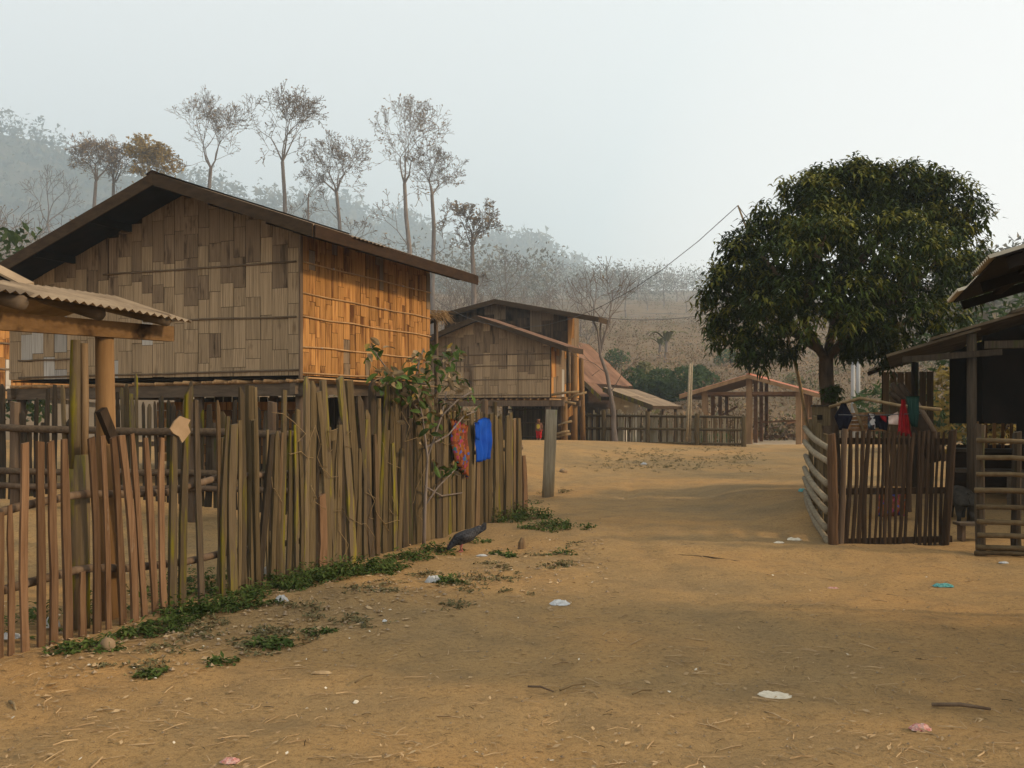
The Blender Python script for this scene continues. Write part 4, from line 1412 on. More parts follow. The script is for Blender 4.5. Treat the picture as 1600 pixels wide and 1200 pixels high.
ff = thing("picket_fence", fpt(420), "long front fence of uneven split pickets, mossy and leaning, beside the dirt road", "fence")
PK = [(-30, 700, -30, 1050, 13, 'r'), (-14, 692, -16, 1045, 12, 'r'), (2, 800, 0, 1032, 10, 'r'), (15, 789, 17, 1028, 11, 'r'), (39, 692, 41, 1024, 13, 'r'), (61, 690, 64, 1020, 13, 'r'), (78, 690, 84, 1017, 13, 'r'), (101, 686, 107, 1012, 14, 'r'),
      (128, 893, 129, 1016, 12, 'r'), (142, 684, 152, 999, 12, 'r'), (160, 681, 170, 986, 9, 'r'), (178, 683, 194, 985, 11, 'r'), (190, 680, 211, 992, 12, 'r'), (207, 678, 228, 986, 10, 'r'), (228, 684, 244, 981, 11, 'r'),
      (253, 684, 258, 970, 10, 'r'), (272, 680, 270, 955, 13, 'm'), (297, 604, 285, 948, 12, 'm'), (305, 625, 316, 938, 10, 'd'), (350, 683, 345, 932, 12, 'g'), (365, 663, 365, 928, 14, 'm'), (376, 660, 383, 924, 9, 'g'), (394, 655, 395, 922, 15, 'g'),
      (426, 678, 403, 918, 12, 'd'), (430, 680, 427, 916, 9, 'm'), (441, 676, 434, 915, 7, 't'), (456, 683, 449, 908, 7, 'g'), (466, 640, 460, 908, 9, 'g'), (478, 588, 477, 903, 10, 'm'), (488, 595, 486, 898, 12, 'g'),
      (496, 612, 512, 893, 10, 'g'), (504, 594, 527, 892, 11, 'm'), (503, 772, 504, 890, 16, 'r'), (522, 672, 545, 888, 22, 'g'), (531, 590, 552, 888, 12, 'm'), (545, 594, 566, 883, 13, 'g'), (560, 618, 582, 875, 11, 'd'), (572, 640, 577, 872, 9, 'g'),
      (583, 592, 587, 870, 11, 'd'), (608, 590, 588, 867, 8, 'm'), (612, 592, 607, 872, 9, 'g'), (622, 594, 618, 868, 12, 'g'), (631, 597, 633, 868, 10, 'd'), (641, 610, 641, 866, 9, 'd')]
x = 648.0
while x < 817:
    f = (x - 640) / 180
    tp = 612 + 30 * min(1, f * 1.7) + R.uniform(-14, 10)
    if x > 775: tp = 648 + R.uniform(-6, 8)
    PK.append((x + R.uniform(-3, 3), tp, x + R.uniform(-1.5, 1.5), 868 - 68 * f ** 1.15 + 2, R.uniform(7.5, 11) * (1 - .12 * f), R.choice("gggdtgm" if x < 770 else "gttgmt")))
    x += R.uniform(5.6, 8.2)
PK.append((818, 712, 820, 800, 9, 'r'))
for i in range(34):                            # more stakes crowded into the middle stretch
    x = 345 + i * 8.8 + R.uniform(-3, 3)
    f = (x - 345) / 300
    PK.append((x + R.uniform(-7, 9), R.choice((615, 640, 660, 680, 700)) + R.uniform(-14, 12), x + R.uniform(-3, 3), 932 - 66 * f + R.uniform(-2, 3), R.uniform(5.5, 9.5), R.choice("ggtdmg")))
MK = {'r': 'picket_red', 'g': 'picket_grey', 'm': 'picket_moss', 'd': 'picket_dark', 't': 'picket_tan'}
for i, (tx, ty, bx, by, w, k) in enumerate(PK):
    off = R.uniform(-.02, .03) + (.02 if k == 'r' else 0)
    b = fp(bx, by, off); b.z = min(b.z, .02) - .06
    a = fp(tx, ty, off)
    vd = Vector((b.x, b.y, 0)).normalized()
    wm = w * b.y / FOC / max(.42, abs(FD.x * vd.y - FD.y * vd.x)) * (.80 if bx < 340 else .78)
    stake(b, a, wm, min(wm * .5, .05), FN, M[MK[k]], ff, top=R.choice(("flat", "flat", "round", "round", "point")) if k != 'r' else R.choice(("flat", "round")), bend=R.gauss(0, .015))
for pts, r in (([(-40, 812), (30, 792), (110, 775), (135, 772), (200, 772), (260, 770), (345, 745), (420, 742), (520, 735), (640, 720), (760, 705), (815, 700)], .03),
               ([(-40, 935), (40, 912), (110, 893), (140, 888), (200, 888), (290, 878), (345, 865), (440, 850), (560, 830), (700, 790), (812, 762)], .032)):
    MB().tube([fp(a, b, -.07) for a, b in pts], r, 7).obj("rail", M['post'], ff, True)
stake(fp(388, 930, -.16), fp(390, 603, -.16), .09, .08, FN, M['picket_grey'], ff, "post", "flat", 0, 8)
stake(fp(755, 850, -.12), fp(757, 625, -.12), .10, .10, FN, M['post'], ff, "post", "flat", 0, 8)
stake(fp(773, 845, -.12), fp(773, 628, -.12), .06, .06, FN, M['picket_grey'], ff, "post", "flat", 0, 8)
# vines on the fence
for i in range(22):
    x0 = R.uniform(420, 700); y0 = R.uniform(640, 820)
    pts = [fp(x0, y0, .05)]
    for k in range(4):
        x0 += R.uniform(-14, 20); y0 += R.uniform(-10, 34)
        pts.append(fp(x0, y0, R.uniform(.03, .08)))
    MB().tube(pts, .004, 4).obj("dry_vine", M['bamboo_tan'], ff, True)

# lone post in the road
lp = MB()
q = ginv(856, 775)
b0, b1 = P(856, 778, q.y), P(862, 640, q.y)
lp.tube([b0, b0.lerp(b1, .3), b0.lerp(b1, .7), b1], [.118, .112, .115, .105], 9)
M['lone'] = wood("lone_post", (.22, .18, .12), (.42, .36, .25), (22, 22, 1.8), .0, stain=(.22, .22, .06), stain_s=(6, 6, 1.4), stain_lo=.58)
o = lp.obj("wooden_post", M['lone'], None, True)
tag(o, "lone weathered grey post standing in the dirt road", "post")

# inner yard fence
IA, IB = P(-60, 640, 13.0), P(500, 640, 12.4)
IA.z = IB.z = 0
ID = (IB - IA).normalized()
IN = Vector((ID.y, -ID.x, 0))


def ip(px, py, off=0.0):
    k = (px - CX) / FOC
    A = IA + IN * off
    s = (k * A.y - A.x) / (ID.x - k * ID.y)
    q = A + ID * s
    return Vector((q.x, q.y, EYE + (HY - py) / FOC * q.y))


fi = thing("yard_fence", ip(200, 640), "inner yard fence of pointed dark and mossy palings below the big house", "fence")
IK = [(-20, 615, 12, 'd'), (3, 600, 11, 'd'), (19, 632, 9, 'd'), (36, 642, 11, 'd'), (58, 622, 7, 'd'), (75, 607, 9, 'd'), (86, 601, 9, 'd'), (97, 602, 8, 'g'), (183, 612, 7, 'd'), (190, 606, 8, 'm'), (198, 600, 9, 'g'), (206, 615, 9, 'm'), (212, 583, 6, 'm'), (224, 628, 5, 'd'), (233, 631, 7, 'm'),
      (242, 627, 5, 'd'), (252, 618, 9, 'd'), (263, 625, 8, 'd'), (271, 630, 8, 'd'), (280, 642, 7, 'd'), (290, 620, 10, 'g'), (299, 594, 7, 'm'), (317, 640, 6, 'm'), (326, 632, 11, 'd'), (346, 643, 15, 'g'), (357, 650, 9, 'd'), (367, 625, 9, 'd'), (378, 628, 10, 'd'), (402, 636, 10, 'd'), (415, 642, 10, 'd'), (430, 644, 8, 'd'), (445, 641, 11, 'm'), (459, 646, 8, 'd'),
      (45, 668, 9, 'd'), (66, 660, 8, 'd'), (108, 655, 8, 'd'), (120, 650, 8, 'd'), (150, 640, 8, 'd'), (170, 636, 8, 'd'), (130, 640, 9, 'd'), (335, 660, 9, 'd'), (308, 650, 8, 'd')]
for px, ty, w, k in IK:
    a = ip(px, ty); b = ip(px + R.uniform(-3, 6), 775 + R.uniform(-6, 8))
    b.z = min(b.z, gzf(b.x, b.y) + .22)
    stake(b, a, w * 12.7 / FOC, .025, IN, M[MK[k]], fi, "paling", R.choice(("point", "point", "round")))
for y0, y1, r, mt in ((668, 680, .05, 'rail'), (735, 742, .045, 'rail'), (757, 768, .04, 'post')):
    MB().tube([ip(-30 + k * 64, y0 + (y1 - y0) * k / 8 + R.uniform(-2, 2), .06) for k in range(9)], r, 7).obj("rail", M[mt], fi, True)
for px in (24, 300, 425):
    b = ip(px, 790); b.z = gzf(b.x, b.y) - .1
    stake(b, ip(px, 628), .12, .1, IN, M['post'], fi, "post", "flat", 0, 8)

# far picket fence by the pavilion
ft = thing("picket_fence", P(1040, 690, 34.5), "far grey picket fence with rails in front of the rusty roofed house", "fence")
for i in range(62):
    f = i / 61
    px = 908 + 190 * f + R.uniform(-.8, .8)
    Yd = 36.2 - 1.6 * f
    by = 694 + 7 * f
    stake(P(px, by + 1, Yd), P(px + R.uniform(-1, 1), 642 + 5 * f + R.uniform(-5, 5), Yd), R.uniform(.06, .10), .022, (0, -1, 0), M[R.choice(('lone', 'picket_grey', 'lone', 'picket_tan'))], ft, "picket", R.choice(("point", "round")), 0, 4)
for i in range(22):
    f = i / 21
    px = 1098 + 64 * f + R.uniform(-.6, .6)
    Yd = 34.5 - 1.2 * f
    stake(P(px, 701, Yd), P(px + R.uniform(-.6, .6), 650 + R.uniform(-3, 3), Yd), R.uniform(.04, .075), .02, (0, -1, 0), M[R.choice(('lone', 'picket_grey', 'picket_tan'))], ft, "picket", "round", 0, 4)
for y in (650, 670, 692):
    MB().tube([P(906, y - 1, 36.15), P(1000, y, 35.3), P(1098, y + 1, 34.45), P(1165, y + 2, 33.2)], .045, 6).obj("rail", M['picket_grey'], ft, True)
for px, Yd, tp in ((943, 35.8, 640), (1012, 35.1, 643), (1089, 34.5, 646), (1162, 33.2, 652)):
    stake(P(px, 705, Yd - .08), P(px, tp, Yd - .08), .16, .14, (0, -1, 0), M['picket_grey'], ft, "post", "flat", 0, 8)
po = MB()
po.tube([P(1073, 690, 34.0), P(1078, 568, 34.0)], [.05, .04], 6)
tag(po.obj("bamboo_pole", M['bamboo'], None, True), "upright bamboo pole leaning on the far picket fence", "pole")
po = MB()
po.tube([P(1077, 692, 34.2), P(1081, 566, 34.2)], [.05, .04], 6)
tag(po.obj("bamboo_pole", M['bamboo'], None, True), "second upright pole touching the first behind the far fence", "pole")

# ---- right side: gate, bamboo rail fences
GY0 = 11.25
gt = thing("picket_gate", P(1395, 855, GY0), "dark wooden picket gate between two posts on the right of the road", "gate")
tops = [(1318, 672), (1329, 672), (1339, 675), (1349, 673), (1358, 672), (1366, 673), (1374, 674), (1382, 676), (1389, 676), (1397, 675), (1405, 674), (1412, 676), (1420, 678), (1428, 676), (1436, 673), (1443, 674), (1451, 672), (1459, 674), (1467, 675), (1475, 675)]
for i, (px, ty) in enumerate(tops):
    f = i / (len(tops) - 1)
    stake(P(px - 8 + 2 * f, 853 if i not in (13,) else 800, GY0 + .02), P(px, ty, GY0 + .02), R.choice((.034, .04, .045, .03)) * (1.3 if i < 5 else 1), .02, (0, -1, 0), M['gate_slat'], gt, "slat", R.choice(("flat", "round")))
for y0, y1 in ((689, 690), (768, 766), (847, 842)):
    MB().bar(P(1311, y0, GY0 + .05), P(1487, y1, GY0 + .05), .035, .075).obj("rail", M['gate_slat'], gt)
stake(P(1302, 862, GY0 - .05), P(1299, 678, GY0 - .05), .105, .09, (0, -1, 0), M['picket_red'], gt, "post", "round", 0, 8)
stake(P(1476, 858, GY0 - .02), P(1489, 672, GY0 - .02), .085, .08, (0, -1, 0), M['gate_slat'], gt, "post", "flat", 0, 8)
stake(P(1313, 858, GY0 - .0), P(1320, 670, GY0 - .0), .06, .05, (0, -1, 0), M['post'], gt, "post", "flat", 0, 8)

sf = thing("bamboo_fence", P(1280, 790, 12.8), "sagging bamboo rail fence running away from the gate beside the road", "fence")
near = [701, 722, 757, 780, 799, 826, 848]
far = [668, 690, 712, 731, 747, 768, 778]
for a, b in zip(near, far):
    pa, pb = P(1258 + R.uniform(-1, 2), b, 14.5), P(1294 + R.uniform(-3, 3), a, 11.35)
    pts = []
    for k in range(6):
        t = k / 5
        q = pa.lerp(pb, t)
        q.z -= .02 * math.sin(math.pi * t)
        q.x -= .03 * math.sin(math.pi * t)
        pts.append(q)
    MB().tube(pts, [.038, .041, .036, .041, .037, .040], 8).obj("rail", M['bamboo'], sf, True)
for px, Yd, tp in ((1262, 14.4, 655), (1268, 13.6, 650), (1275, 12.8, 662), (1285, 12.1, 678)):
    q = P(px + 6, 640, Yd)
    stake(Vector((q.x, Yd, gzf(q.x, Yd) - .1)), P(px + 5, tp, Yd), .07, .06, (-1, -.3, 0), M['picket_grey'], sf, "post", "flat", 0, 8)

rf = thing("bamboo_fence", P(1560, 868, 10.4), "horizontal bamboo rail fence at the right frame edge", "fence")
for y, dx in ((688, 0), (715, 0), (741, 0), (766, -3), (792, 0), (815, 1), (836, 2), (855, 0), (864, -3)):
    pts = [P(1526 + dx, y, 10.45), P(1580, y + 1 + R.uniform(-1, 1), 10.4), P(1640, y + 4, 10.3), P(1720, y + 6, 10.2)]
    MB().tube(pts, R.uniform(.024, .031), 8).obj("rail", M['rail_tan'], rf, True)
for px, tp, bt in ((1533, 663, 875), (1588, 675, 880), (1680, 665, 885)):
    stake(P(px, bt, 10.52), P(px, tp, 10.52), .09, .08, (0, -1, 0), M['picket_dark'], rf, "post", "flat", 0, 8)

# ------------------------------------------------------------------ gate roof at the left
def gate_roof():
    pc = fpt(163, -.28)
    t = thing("gate_shelter", Vector((pc.x, pc.y, 0)), "small corrugated tin gate roof on a thick peeled post at the left", "shelter")
    # post
    MB().tube([Vector((pc.x + .03, pc.y, -.1)), Vector((pc.x + .02, pc.y, .9)), Vector((pc.x, pc.y, 2.2))], [.085, .078, .07], 10).obj("post", M['post_gold'], t, True)
    dv = FD
    du = Vector((-FD.y, FD.x, 0))
    # main beam
    bz = 2.235
    A = fpt(267, -.22); B = fpt(-260, -.22)
    MB().bar(Vector((A.x, A.y, bz)), Vector((B.x, B.y, bz - .05)), .07, .125).obj("main_beam", wood("orange_beam", (.26, .145, .06), (.46, .27, .12), (6, 6, 16), .2, stain=(.06, .03, .015), stain_s=(3, 3, 3), stain_lo=.55), t)
    ec = fpt(296, .06)
    front = Vector((ec.x, ec.y, 2.37))
    L = 4.6
    for sv, e in ((.18, .0), (.75, .12), (1.52, .02), (1.9, .08), (2.6, .05), (3.4, .0)):
        q = front - dv * (sv + .05) + Vector((0, 0, -.055))
        MB().tube([q - du * -.02 + du * e, q + du * .75 + Vector((0, 0, .16))], [.052, .048], 8).obj("rafter", M['beam'], t, True)
    up = du * .78 + Vector((0, 0, .185))
    corrugated(t, front - dv * L, dv, L, up, M['tin_tan'], sheet=.78, wave=.075, amp=.012, jitter=.02, droop=.30)
    rb = front - dv * L + up
    corrugated(t, rb + du * .8 - Vector((0, 0, .18)), dv, L, -(du * .8 - Vector((0, 0, .18))), M['tin_tan'], sheet=.78, wave=.075, amp=.012)
    MB().bar(front - dv * L + up * .9 - Vector((0, 0, .06)), front - dv * .3 + up * .9 - Vector((0, 0, .06)), .06, .08).obj("ridge_pole", M['beam'], t)
    # second higher sheet at the frame edge
    s2 = P(34, 446, 7.9)
    t2 = thing("tin_roof", Vector((s2.x - 1, s2.y, 0)), "upper corner of another tin roof at the left frame edge", "roof")
    d2 = (P(-200, 325, 7.9) - s2)
    MB().slab([s2, s2 + d2, s2 + d2 + VD * .12 + Vector((0, 0, .03)), s2 + VD * .12 + Vector((0, 0, .03))], (.2, -.4, 1), .02).obj("roof_sheet", M['tin_tan'], t2)
    MB().bar(s2 + Vector((-.06, .05, -.07)), s2 + d2 + Vector((0, .05, -.07)), .04, .1).obj("edge_board", M['fascia'], t2)
    MB().tube([s2 + d2 * .55 + VD * .4 - Vector((0, 0, .05)), Vector((s2.x + d2.x * .55, s2.y + .3, 0))], .07, 7).obj("post", M['post'], t2, True)


gate_roof()


def split_post():
    a, b = fp(122, 975, -.22), fp(125, 536, -.22)
    a.z = -.1
    t = thing("split_post", Vector((a.x, a.y, 0)), "tall mossy post split down its upper half beside the peeled post", "post")
    m = MB()
    mid = a.lerp(b, .62)
    m.tube([a, a.lerp(b, .35), mid], [.088, .082, .078], 9)
    m.obj("stump", M['picket_moss'], t, True)
    for s, w, mt in ((-1, .044, 'picket_moss'), (1, .036, 'picket_tan')):
        p0 = mid + FD * .038 * s - Vector((0, 0, .1)); p1 = b + FD * .04 * s + Vector((0, 0, .02 if s < 0 else 0))
        MB().tube([p0, p0.lerp(p1, .5) + FD * .006 * s, p1], [w, w * .95, w * .8], 7).obj("prong", M[mt], t, True)


split_post()
s = MB()
a, b = fp(176, 700, -.12), fp(160, 637, -.12)
s.bar(fp(178, 690, -.12), fp(158, 640, -.12), .075, .05, FN)
tag(s.obj("wooden_block", M['bark_dark'], None), "dark short wooden block wedged against the peeled post", "wood block")


# ------------------------------------------------------------------ right sheds
def right_sheds():
    # near roof entering at the upper right
    E1, E2 = Vector((2.8, 5.6, 2.5)), Vector((3.62, 7.93, 2.5))
    al = (E2 - E1).normalized()
    out = Vector((al.y, -al.x, 0))
    t = thing("tin_roof_shed", Vector((5.2, 5.9, 0)), "dark underside of a corrugated roof entering at the upper right edge", "shed")
    up = out * 2.9 + Vector((0, 0, .85))
    L = (E2 - E1).length
    corrugated(t, E1, al, L, up, M['tin_pale'], sheet=.8, wave=.075, amp=.013)
    MB().slab([E1 + up * .008 - Vector((0, 0, .022)), E1 + up * .008 + al * L - Vector((0, 0, .022)), E1 + up + al * L - Vector((0, 0, .022)), E1 + up - Vector((0, 0, .022))], al.cross(up), .012).obj("ceiling_board", M['soot'], t)  # added near-black sheet, paints the shade on the roof's underside
    rdg = E1 + up
    dn = out * 2.9 - Vector((0, 0, .85))
    corrugated(t, rdg + dn, al, L, -dn, M['tin_pale'], sheet=.8, wave=.075, amp=.013)
    for k, e in enumerate((.02, .5, 1.0)):
        MB().bar(E1 + al * (L * e) + up * .03 - Vector((0, 0, .07)), E1 + al * (L * e) + up - Vector((0, 0, .07)), .05, .07).obj("rafter", M['soot'], t)
        MB().bar(rdg + al * (L * e) - Vector((0, 0, .07)), rdg + al * (L * e) + dn - Vector((0, 0, .07)), .05, .07).obj("rafter", M['soot'], t)
    for s in (.12, .4, .7, .97):
        MB().bar(E1 + up * s - Vector((0, 0, .05)) , E1 + up * s + al * L - Vector((0, 0, .05)), .06, .035).obj("purlin", M['soot'], t)
    for s in (.38, 1.0, 1.7):
        for e in (.06, .94):
            q = E1 + al * (L * e) + out * 2.9 * s
            zt = E1.z + .85 * (s if s <= 1 else 2 - s) - .1
            MB().tube([Vector((q.x, q.y, gzf(q.x, q.y) - .1)), Vector((q.x, q.y, zt))], .07, 8).obj("post", M['post'], t, True)
    wq = E1 + out * 5.4
    MB().slab([Vector((wq.x, wq.y, 0)), Vector((wq.x, wq.y, 0)) + al * L, Vector((wq.x, wq.y, 2.6)) + al * L, Vector((wq.x, wq.y, 2.6))], out, .04).obj("side_wall", M['fascia_dark'], t)
    # back shed, gable end to the road
    A = P(1385, 556, 13.0); A.z = 0
    H = lambda u, v, z: A - UD * u + VD * v + Vector((0, 0, z))     # u to the right here
    g0 = gzf(A.x + 2, A.y)
    tb = thing("open_shed", H(2.5, 2, g0), "dark open fronted shed with low plank roof behind the picket gate", "shed")
    z0, sl, hw, D = 2.33, .29, 3.3, 4.2
    for i, (u0, u1, dz) in enumerate(((.0, 1.15, .0), (.55, 2.0, .05), (1.5, hw, .09))):
        p = [H(u0, -.05 * i, z0 + u0 * sl + dz), H(u1, -.05 * i, z0 + u1 * sl + dz), H(u1, D, z0 + u1 * sl + dz), H(u0, D, z0 + u0 * sl + dz)]
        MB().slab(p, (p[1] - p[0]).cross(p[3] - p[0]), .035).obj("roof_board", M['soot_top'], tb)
    p = [H(hw, -.1, z0 + hw * sl + .08), H(2 * hw, -.1, z0 + .08), H(2 * hw, D, z0 + .08), H(hw, D, z0 + hw * sl + .08)]
    MB().slab(p, (p[1] - p[0]).cross(p[3] - p[0]), .035).obj("roof_slope", M['tin_dark'], tb)
    MB().bar(H(.2, .0, z0 - .06), H(1.4, .0, z0 + .02), .06, .08).obj("beam", M['picket_dark'], tb)
    MB().bar(H(1.2, .1, z0 + .12), H(2 * hw - .3, .1, z0 + .12), .08, .1).obj("beam", M['picket_dark'], tb)
    for u, v in ((1.05, .1), (3.2, .1), (5.6, .1), (.4, D - .2), (3.3, D - .2), (6.2, D - .2)):
        q = H(u, v, 0)
        zt = z0 + (u if u < hw else 2 * hw - u) * sl - .03
        MB().tube([Vector((q.x, q.y, gzf(q.x, q.y) - .1)), Vector((q.x, q.y, zt))], .065, 8).obj("post", M['picket_dark'], tb, True)
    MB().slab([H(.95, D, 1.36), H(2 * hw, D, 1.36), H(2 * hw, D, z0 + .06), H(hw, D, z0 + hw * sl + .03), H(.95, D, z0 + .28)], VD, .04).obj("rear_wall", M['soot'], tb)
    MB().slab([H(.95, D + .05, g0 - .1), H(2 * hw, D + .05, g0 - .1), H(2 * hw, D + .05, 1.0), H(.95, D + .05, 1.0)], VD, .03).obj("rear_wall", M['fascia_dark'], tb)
    MB().slab([H(1.75, 1.9, .8), H(2 * hw - .3, 1.9, .8), H(2 * hw - .3, 1.9, z0 + .04), H(hw, 1.9, z0 + hw * sl), H(1.3, 1.9, z0 + .36), H(1.3, 1.9, 1.4), H(1.75, 1.9, 1.4)], VD, .03).obj("hanging_screen", M['soot'], tb)  # invented near-black sheet standing in for the shed's dark interior
    MB().slab([H(3.6, .25, g0), H(2 * hw - .25, .25, g0), H(2 * hw - .25, .25, z0 + .05), H(3.6, .25, z0 + .8)], VD, .03).obj("front_wall", M['soot'], tb)  # unseen wall, added to block sun and sky from the shed
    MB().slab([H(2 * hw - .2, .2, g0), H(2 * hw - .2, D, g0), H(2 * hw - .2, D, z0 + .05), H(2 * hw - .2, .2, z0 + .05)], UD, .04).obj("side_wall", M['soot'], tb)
    for i in range(26):
        q = H(1.25 + i * .13, D - .02, 0)
        MB().bar(Vector((q.x, q.y, .95)), Vector((q.x, q.y, 1.4)), .05, .03, VD).obj("rear_slat", M['panel_gold'], tb)
    MB().bar(H(1.0, D - .3, .92), H(4.5, D - .3, .92), .3, .06).obj("shelf", M['beam'], tb)
    MB().bar(H(1.0, D - 1.0, .62), H(4.5, D - 1.0, .62), .4, .06).obj("shelf", M['beam'], tb)
    MB().slab([H(1.6, 1.6, g0), H(4.2, 1.6, g0), H(4.2, 1.6, g0 + .55), H(1.6, 1.6, g0 + .55)], VD, .03).obj("pen_board", M['beam'], tb)
    # plank hut behind
    Q = P(1379, 640, 17.2); Q.z = 0
    th = thing("plank_hut", Vector((Q.x + .5, Q.y, gzf(Q.x, Q.y))), "pale vertical plank hut with low tin roof behind the washing", "hut")
    for i in range(7):
        w = .12
        q = Q - UD * (i * w + w / 2)
        MB().box(Vector((q.x, q.y, 1.25)), -UD * (w / 2 - .004), VD * .012, (0, 0, 1.02)).obj("plank", M['picket_tan'], th)
    MB().slab([Q + Vector((0, 0, .2)) + VD * .02, Q + VD * 1.6 + Vector((0, 0, .2)), Q + VD * 1.6 + Vector((0, 0, 2.3)), Q + VD * .02 + Vector((0, 0, 2.3))], UD, .03).obj("side_wall", M['fascia_dark'], th)
    r0 = P(1356, 579, 17.0)
    corrugated(th, r0, VD, 1.9, (P(1440, 545, 16.4) - r0), M['tin_pale'], sheet=.95, wave=.09, amp=.012)
    MB().bar(r0 - Vector((0, 0, .06)), P(1440, 548, 16.4) - Vector((0, 0, .06)), .04, .06).obj("rafter", M['fascia_dark'], th)


right_sheds()

# utility poles and wire
for px, lab in ((1333, "thin grey utility pole behind the mango trunk, left of a pair"), (1341, "thin grey utility pole behind the mango trunk, right of a pair")):
    b = base(px, 44 if px == 1333 else 47)
    m = MB().tube([b, Vector((b.x, b.y, zat(535, b.y)))], [.11, .09], 7)
    tag(m.obj("utility_pole", M['utility'], None, True), lab, "pole")
tip = P(1153, 321, 18.4)
m = MB()
m.tube([P(1268, 725, 18.3), P(1262, 670, 18.3), P(1248, 590, 18.3), P(1232, 530, 18.3), P(1205, 455, 18.4), P(1172, 372, 18.4), tip], [.034, .033, .031, .029, .026, .021, .016], 7)
tag(m.obj("bamboo_pole", M['bamboo_tan'], None, True), "long bent bamboo pole holding up the wire beside the mango tree", "pole")


def wire(a, b, sag, lab, r=.012):
    pts = []
    for k in range(13):
        t = k / 12
        q = a.lerp(b, t)
        q.z -= sag * 4 * t * (1 - t)
        pts.append(q)
    tag(MB().tube(pts, r, 4).obj("wire", M['wire'], None, True), lab, "wire")


wire(tip, P(672, 462, 30), 1.6, "black wire running from the bent bamboo pole down to the houses", .007)
wire(tip, P(1210, 372, 18), .1, "short black wire from the bamboo pole tip into the mango crown", .008)
wire(P(930, 495, 40), P(1130, 486, 44), .25, "faint wire crossing the slope behind the leafless sapling", .02)

# ------------------------------------------------------------------ washing
def cloth(name, quad, mat, label, folds=5, amp=.02, nx=12, ny=12, cat="cloth", nrm=(0, -1, 0), th=.006, shape=None):
    """hung cloth between four corners (top left, top right, bottom right, bottom left)"""
    tl, tr_, br, bl = [Vector(q) for q in quad]
    n = Vector(nrm).normalized()
    ph = R.uniform(0, 6)
    m = MB()
    fr, bk = [], []
    for j in range(ny + 1):
        v = j / ny
        ra, rb = [], []
        for i in range(nx + 1):
            u = i / nx
            uu, vv = (shape(u, v) if shape else (u, v))
            p = tl.lerp(tr_, uu).lerp(bl.lerp(br, uu), vv)
            p = p + n * (amp * math.sin(folds * 2 * math.pi * u + ph + v * 1.3) * (.25 + .75 * v) + .4 * amp * math.sin(9 * v + 3 * u))
            ra.append(p + n * th); rb.append(p - n * th)
        fr.append(ra); bk.append(rb)
    m.quad_strip_rings(fr, False, False)
    b = len(m.v)
    m.quad_strip_rings(bk, False, False)
    k = nx + 1
    for j in range(ny):
        for i in (0, nx):
            m.f.append((j * k + i, (j + 1) * k + i, b + (j + 1) * k + i, b + j * k + i))
    for i in range(nx):
        for j in (0, ny):
            m.f.append((j * k + i, j * k + i + 1, b + j * k + i + 1, b + j * k + i))
    o = m.obj(name, mat, None, True)
    return tag(o, label, cat)


def shirtshape(u, v):
    # narrower neck, sleeves bulging in the upper third
    w = 1.0
    if v < .12: w = .62 + .38 * v / .12
    return .5 + (u - .5) * w, v + (.05 * (abs(u - .5) * 2) ** 2 if v < .3 else 0)


cloth("blue_shirt", (fp(743, 653, .08), fp(769, 652, .08), fp(767, 716, .10), fp(747, 722, .10)), M['bluecloth'], "bright blue shirt hung over the picket fence", 3, .030, 18, 18, "shirt", FN, shape=shirtshape)
cloth("shirt_sleeve", (fp(742, 660, .10), fp(748, 660, .11), fp(749, 688, .12), fp(744, 686, .11)), M['bluecloth'], "blue sleeve hanging at the left side of the blue shirt", 1, .005, 4, 5, "sleeve", FN)
cloth("floral_cloth", (fp(705, 654, .08), fp(732, 666, .08), fp(733, 748, .10), fp(712, 722, .10)), M['floral'], "orange floral printed cloth hung on the fence left of the blue shirt", 4, .035, 18, 18, "cloth", FN)
CYL = 12.1
cl = MB()
cl.tube([P(1296, 636, 13.4), P(1345, 622, 13.0), P(1407, 634, 12.4), P(1470, 640, 11.9)], .022, 6)
tag(cl.obj("washing_pole", M['bamboo_tan'], None, True), "bamboo washing pole running from the mango trunk to the shed", "pole")
cl = MB()
cl.tube([P(1310, 648, CYL + .6), P(1360, 649, CYL + .3), P(1440, 646, CYL)], .006, 5)
tag(cl.obj("washing_line", M['wire'], None), "washing line strung above the picket gate", "line")
tri = lambda u, v: (.5 + (u - .5) * min(1.0, .25 + 1.5 * v) if v < .5 else .5 + (u - .5) * (1.0 - .55 * (v - .5) * 2), v)
cloth("dark_garment", (P(1304, 630, 12.7), P(1332, 630, 12.7), P(1332, 672, 12.7), P(1304, 672, 12.7)), M['navy'], "black garment hanging left of the gate beside the mango trunk", 2, .02, 8, 8, "garment", shape=tri)
cloth("patterned_garment", (P(1356, 646, 12.4), P(1367, 646, 12.4), P(1368, 672, 12.4), P(1357, 672, 12.4)), M['checks'], "small grey patterned cloth on the washing line", 2, .012, 6, 8, "garment")
cloth("black_garment", (P(1366, 648, 12.45), P(1376, 648, 12.45), P(1375, 668, 12.45), P(1367, 668, 12.45)), M['navy'], "small black cloth between patterned and navy cloths on the line", 2, .01, 5, 6, "garment")
cloth("navy_garment", (P(1373, 650, 12.35), P(1388, 651, 12.35), P(1386, 673, 12.35), P(1373, 670, 12.35)), M['navy'], "navy cloth under a red one on the washing line", 2, .012, 6, 8, "garment")
cloth("red_rag", (P(1375, 649, 12.28), P(1385, 650, 12.28), P(1385, 660, 12.28), P(1379, 656, 12.28)), M['redcloth'], "small red rag over the navy cloth on the line", 1, .008, 5, 5, "rag")
cloth("teal_rag", (P(1384, 650, 12.4), P(1392, 649, 12.4), P(1390, 662, 12.4), P(1385, 662, 12.4)), M['tealcloth'], "small teal rag left of the pinkish white cloth", 1, .008, 5, 5, "rag")
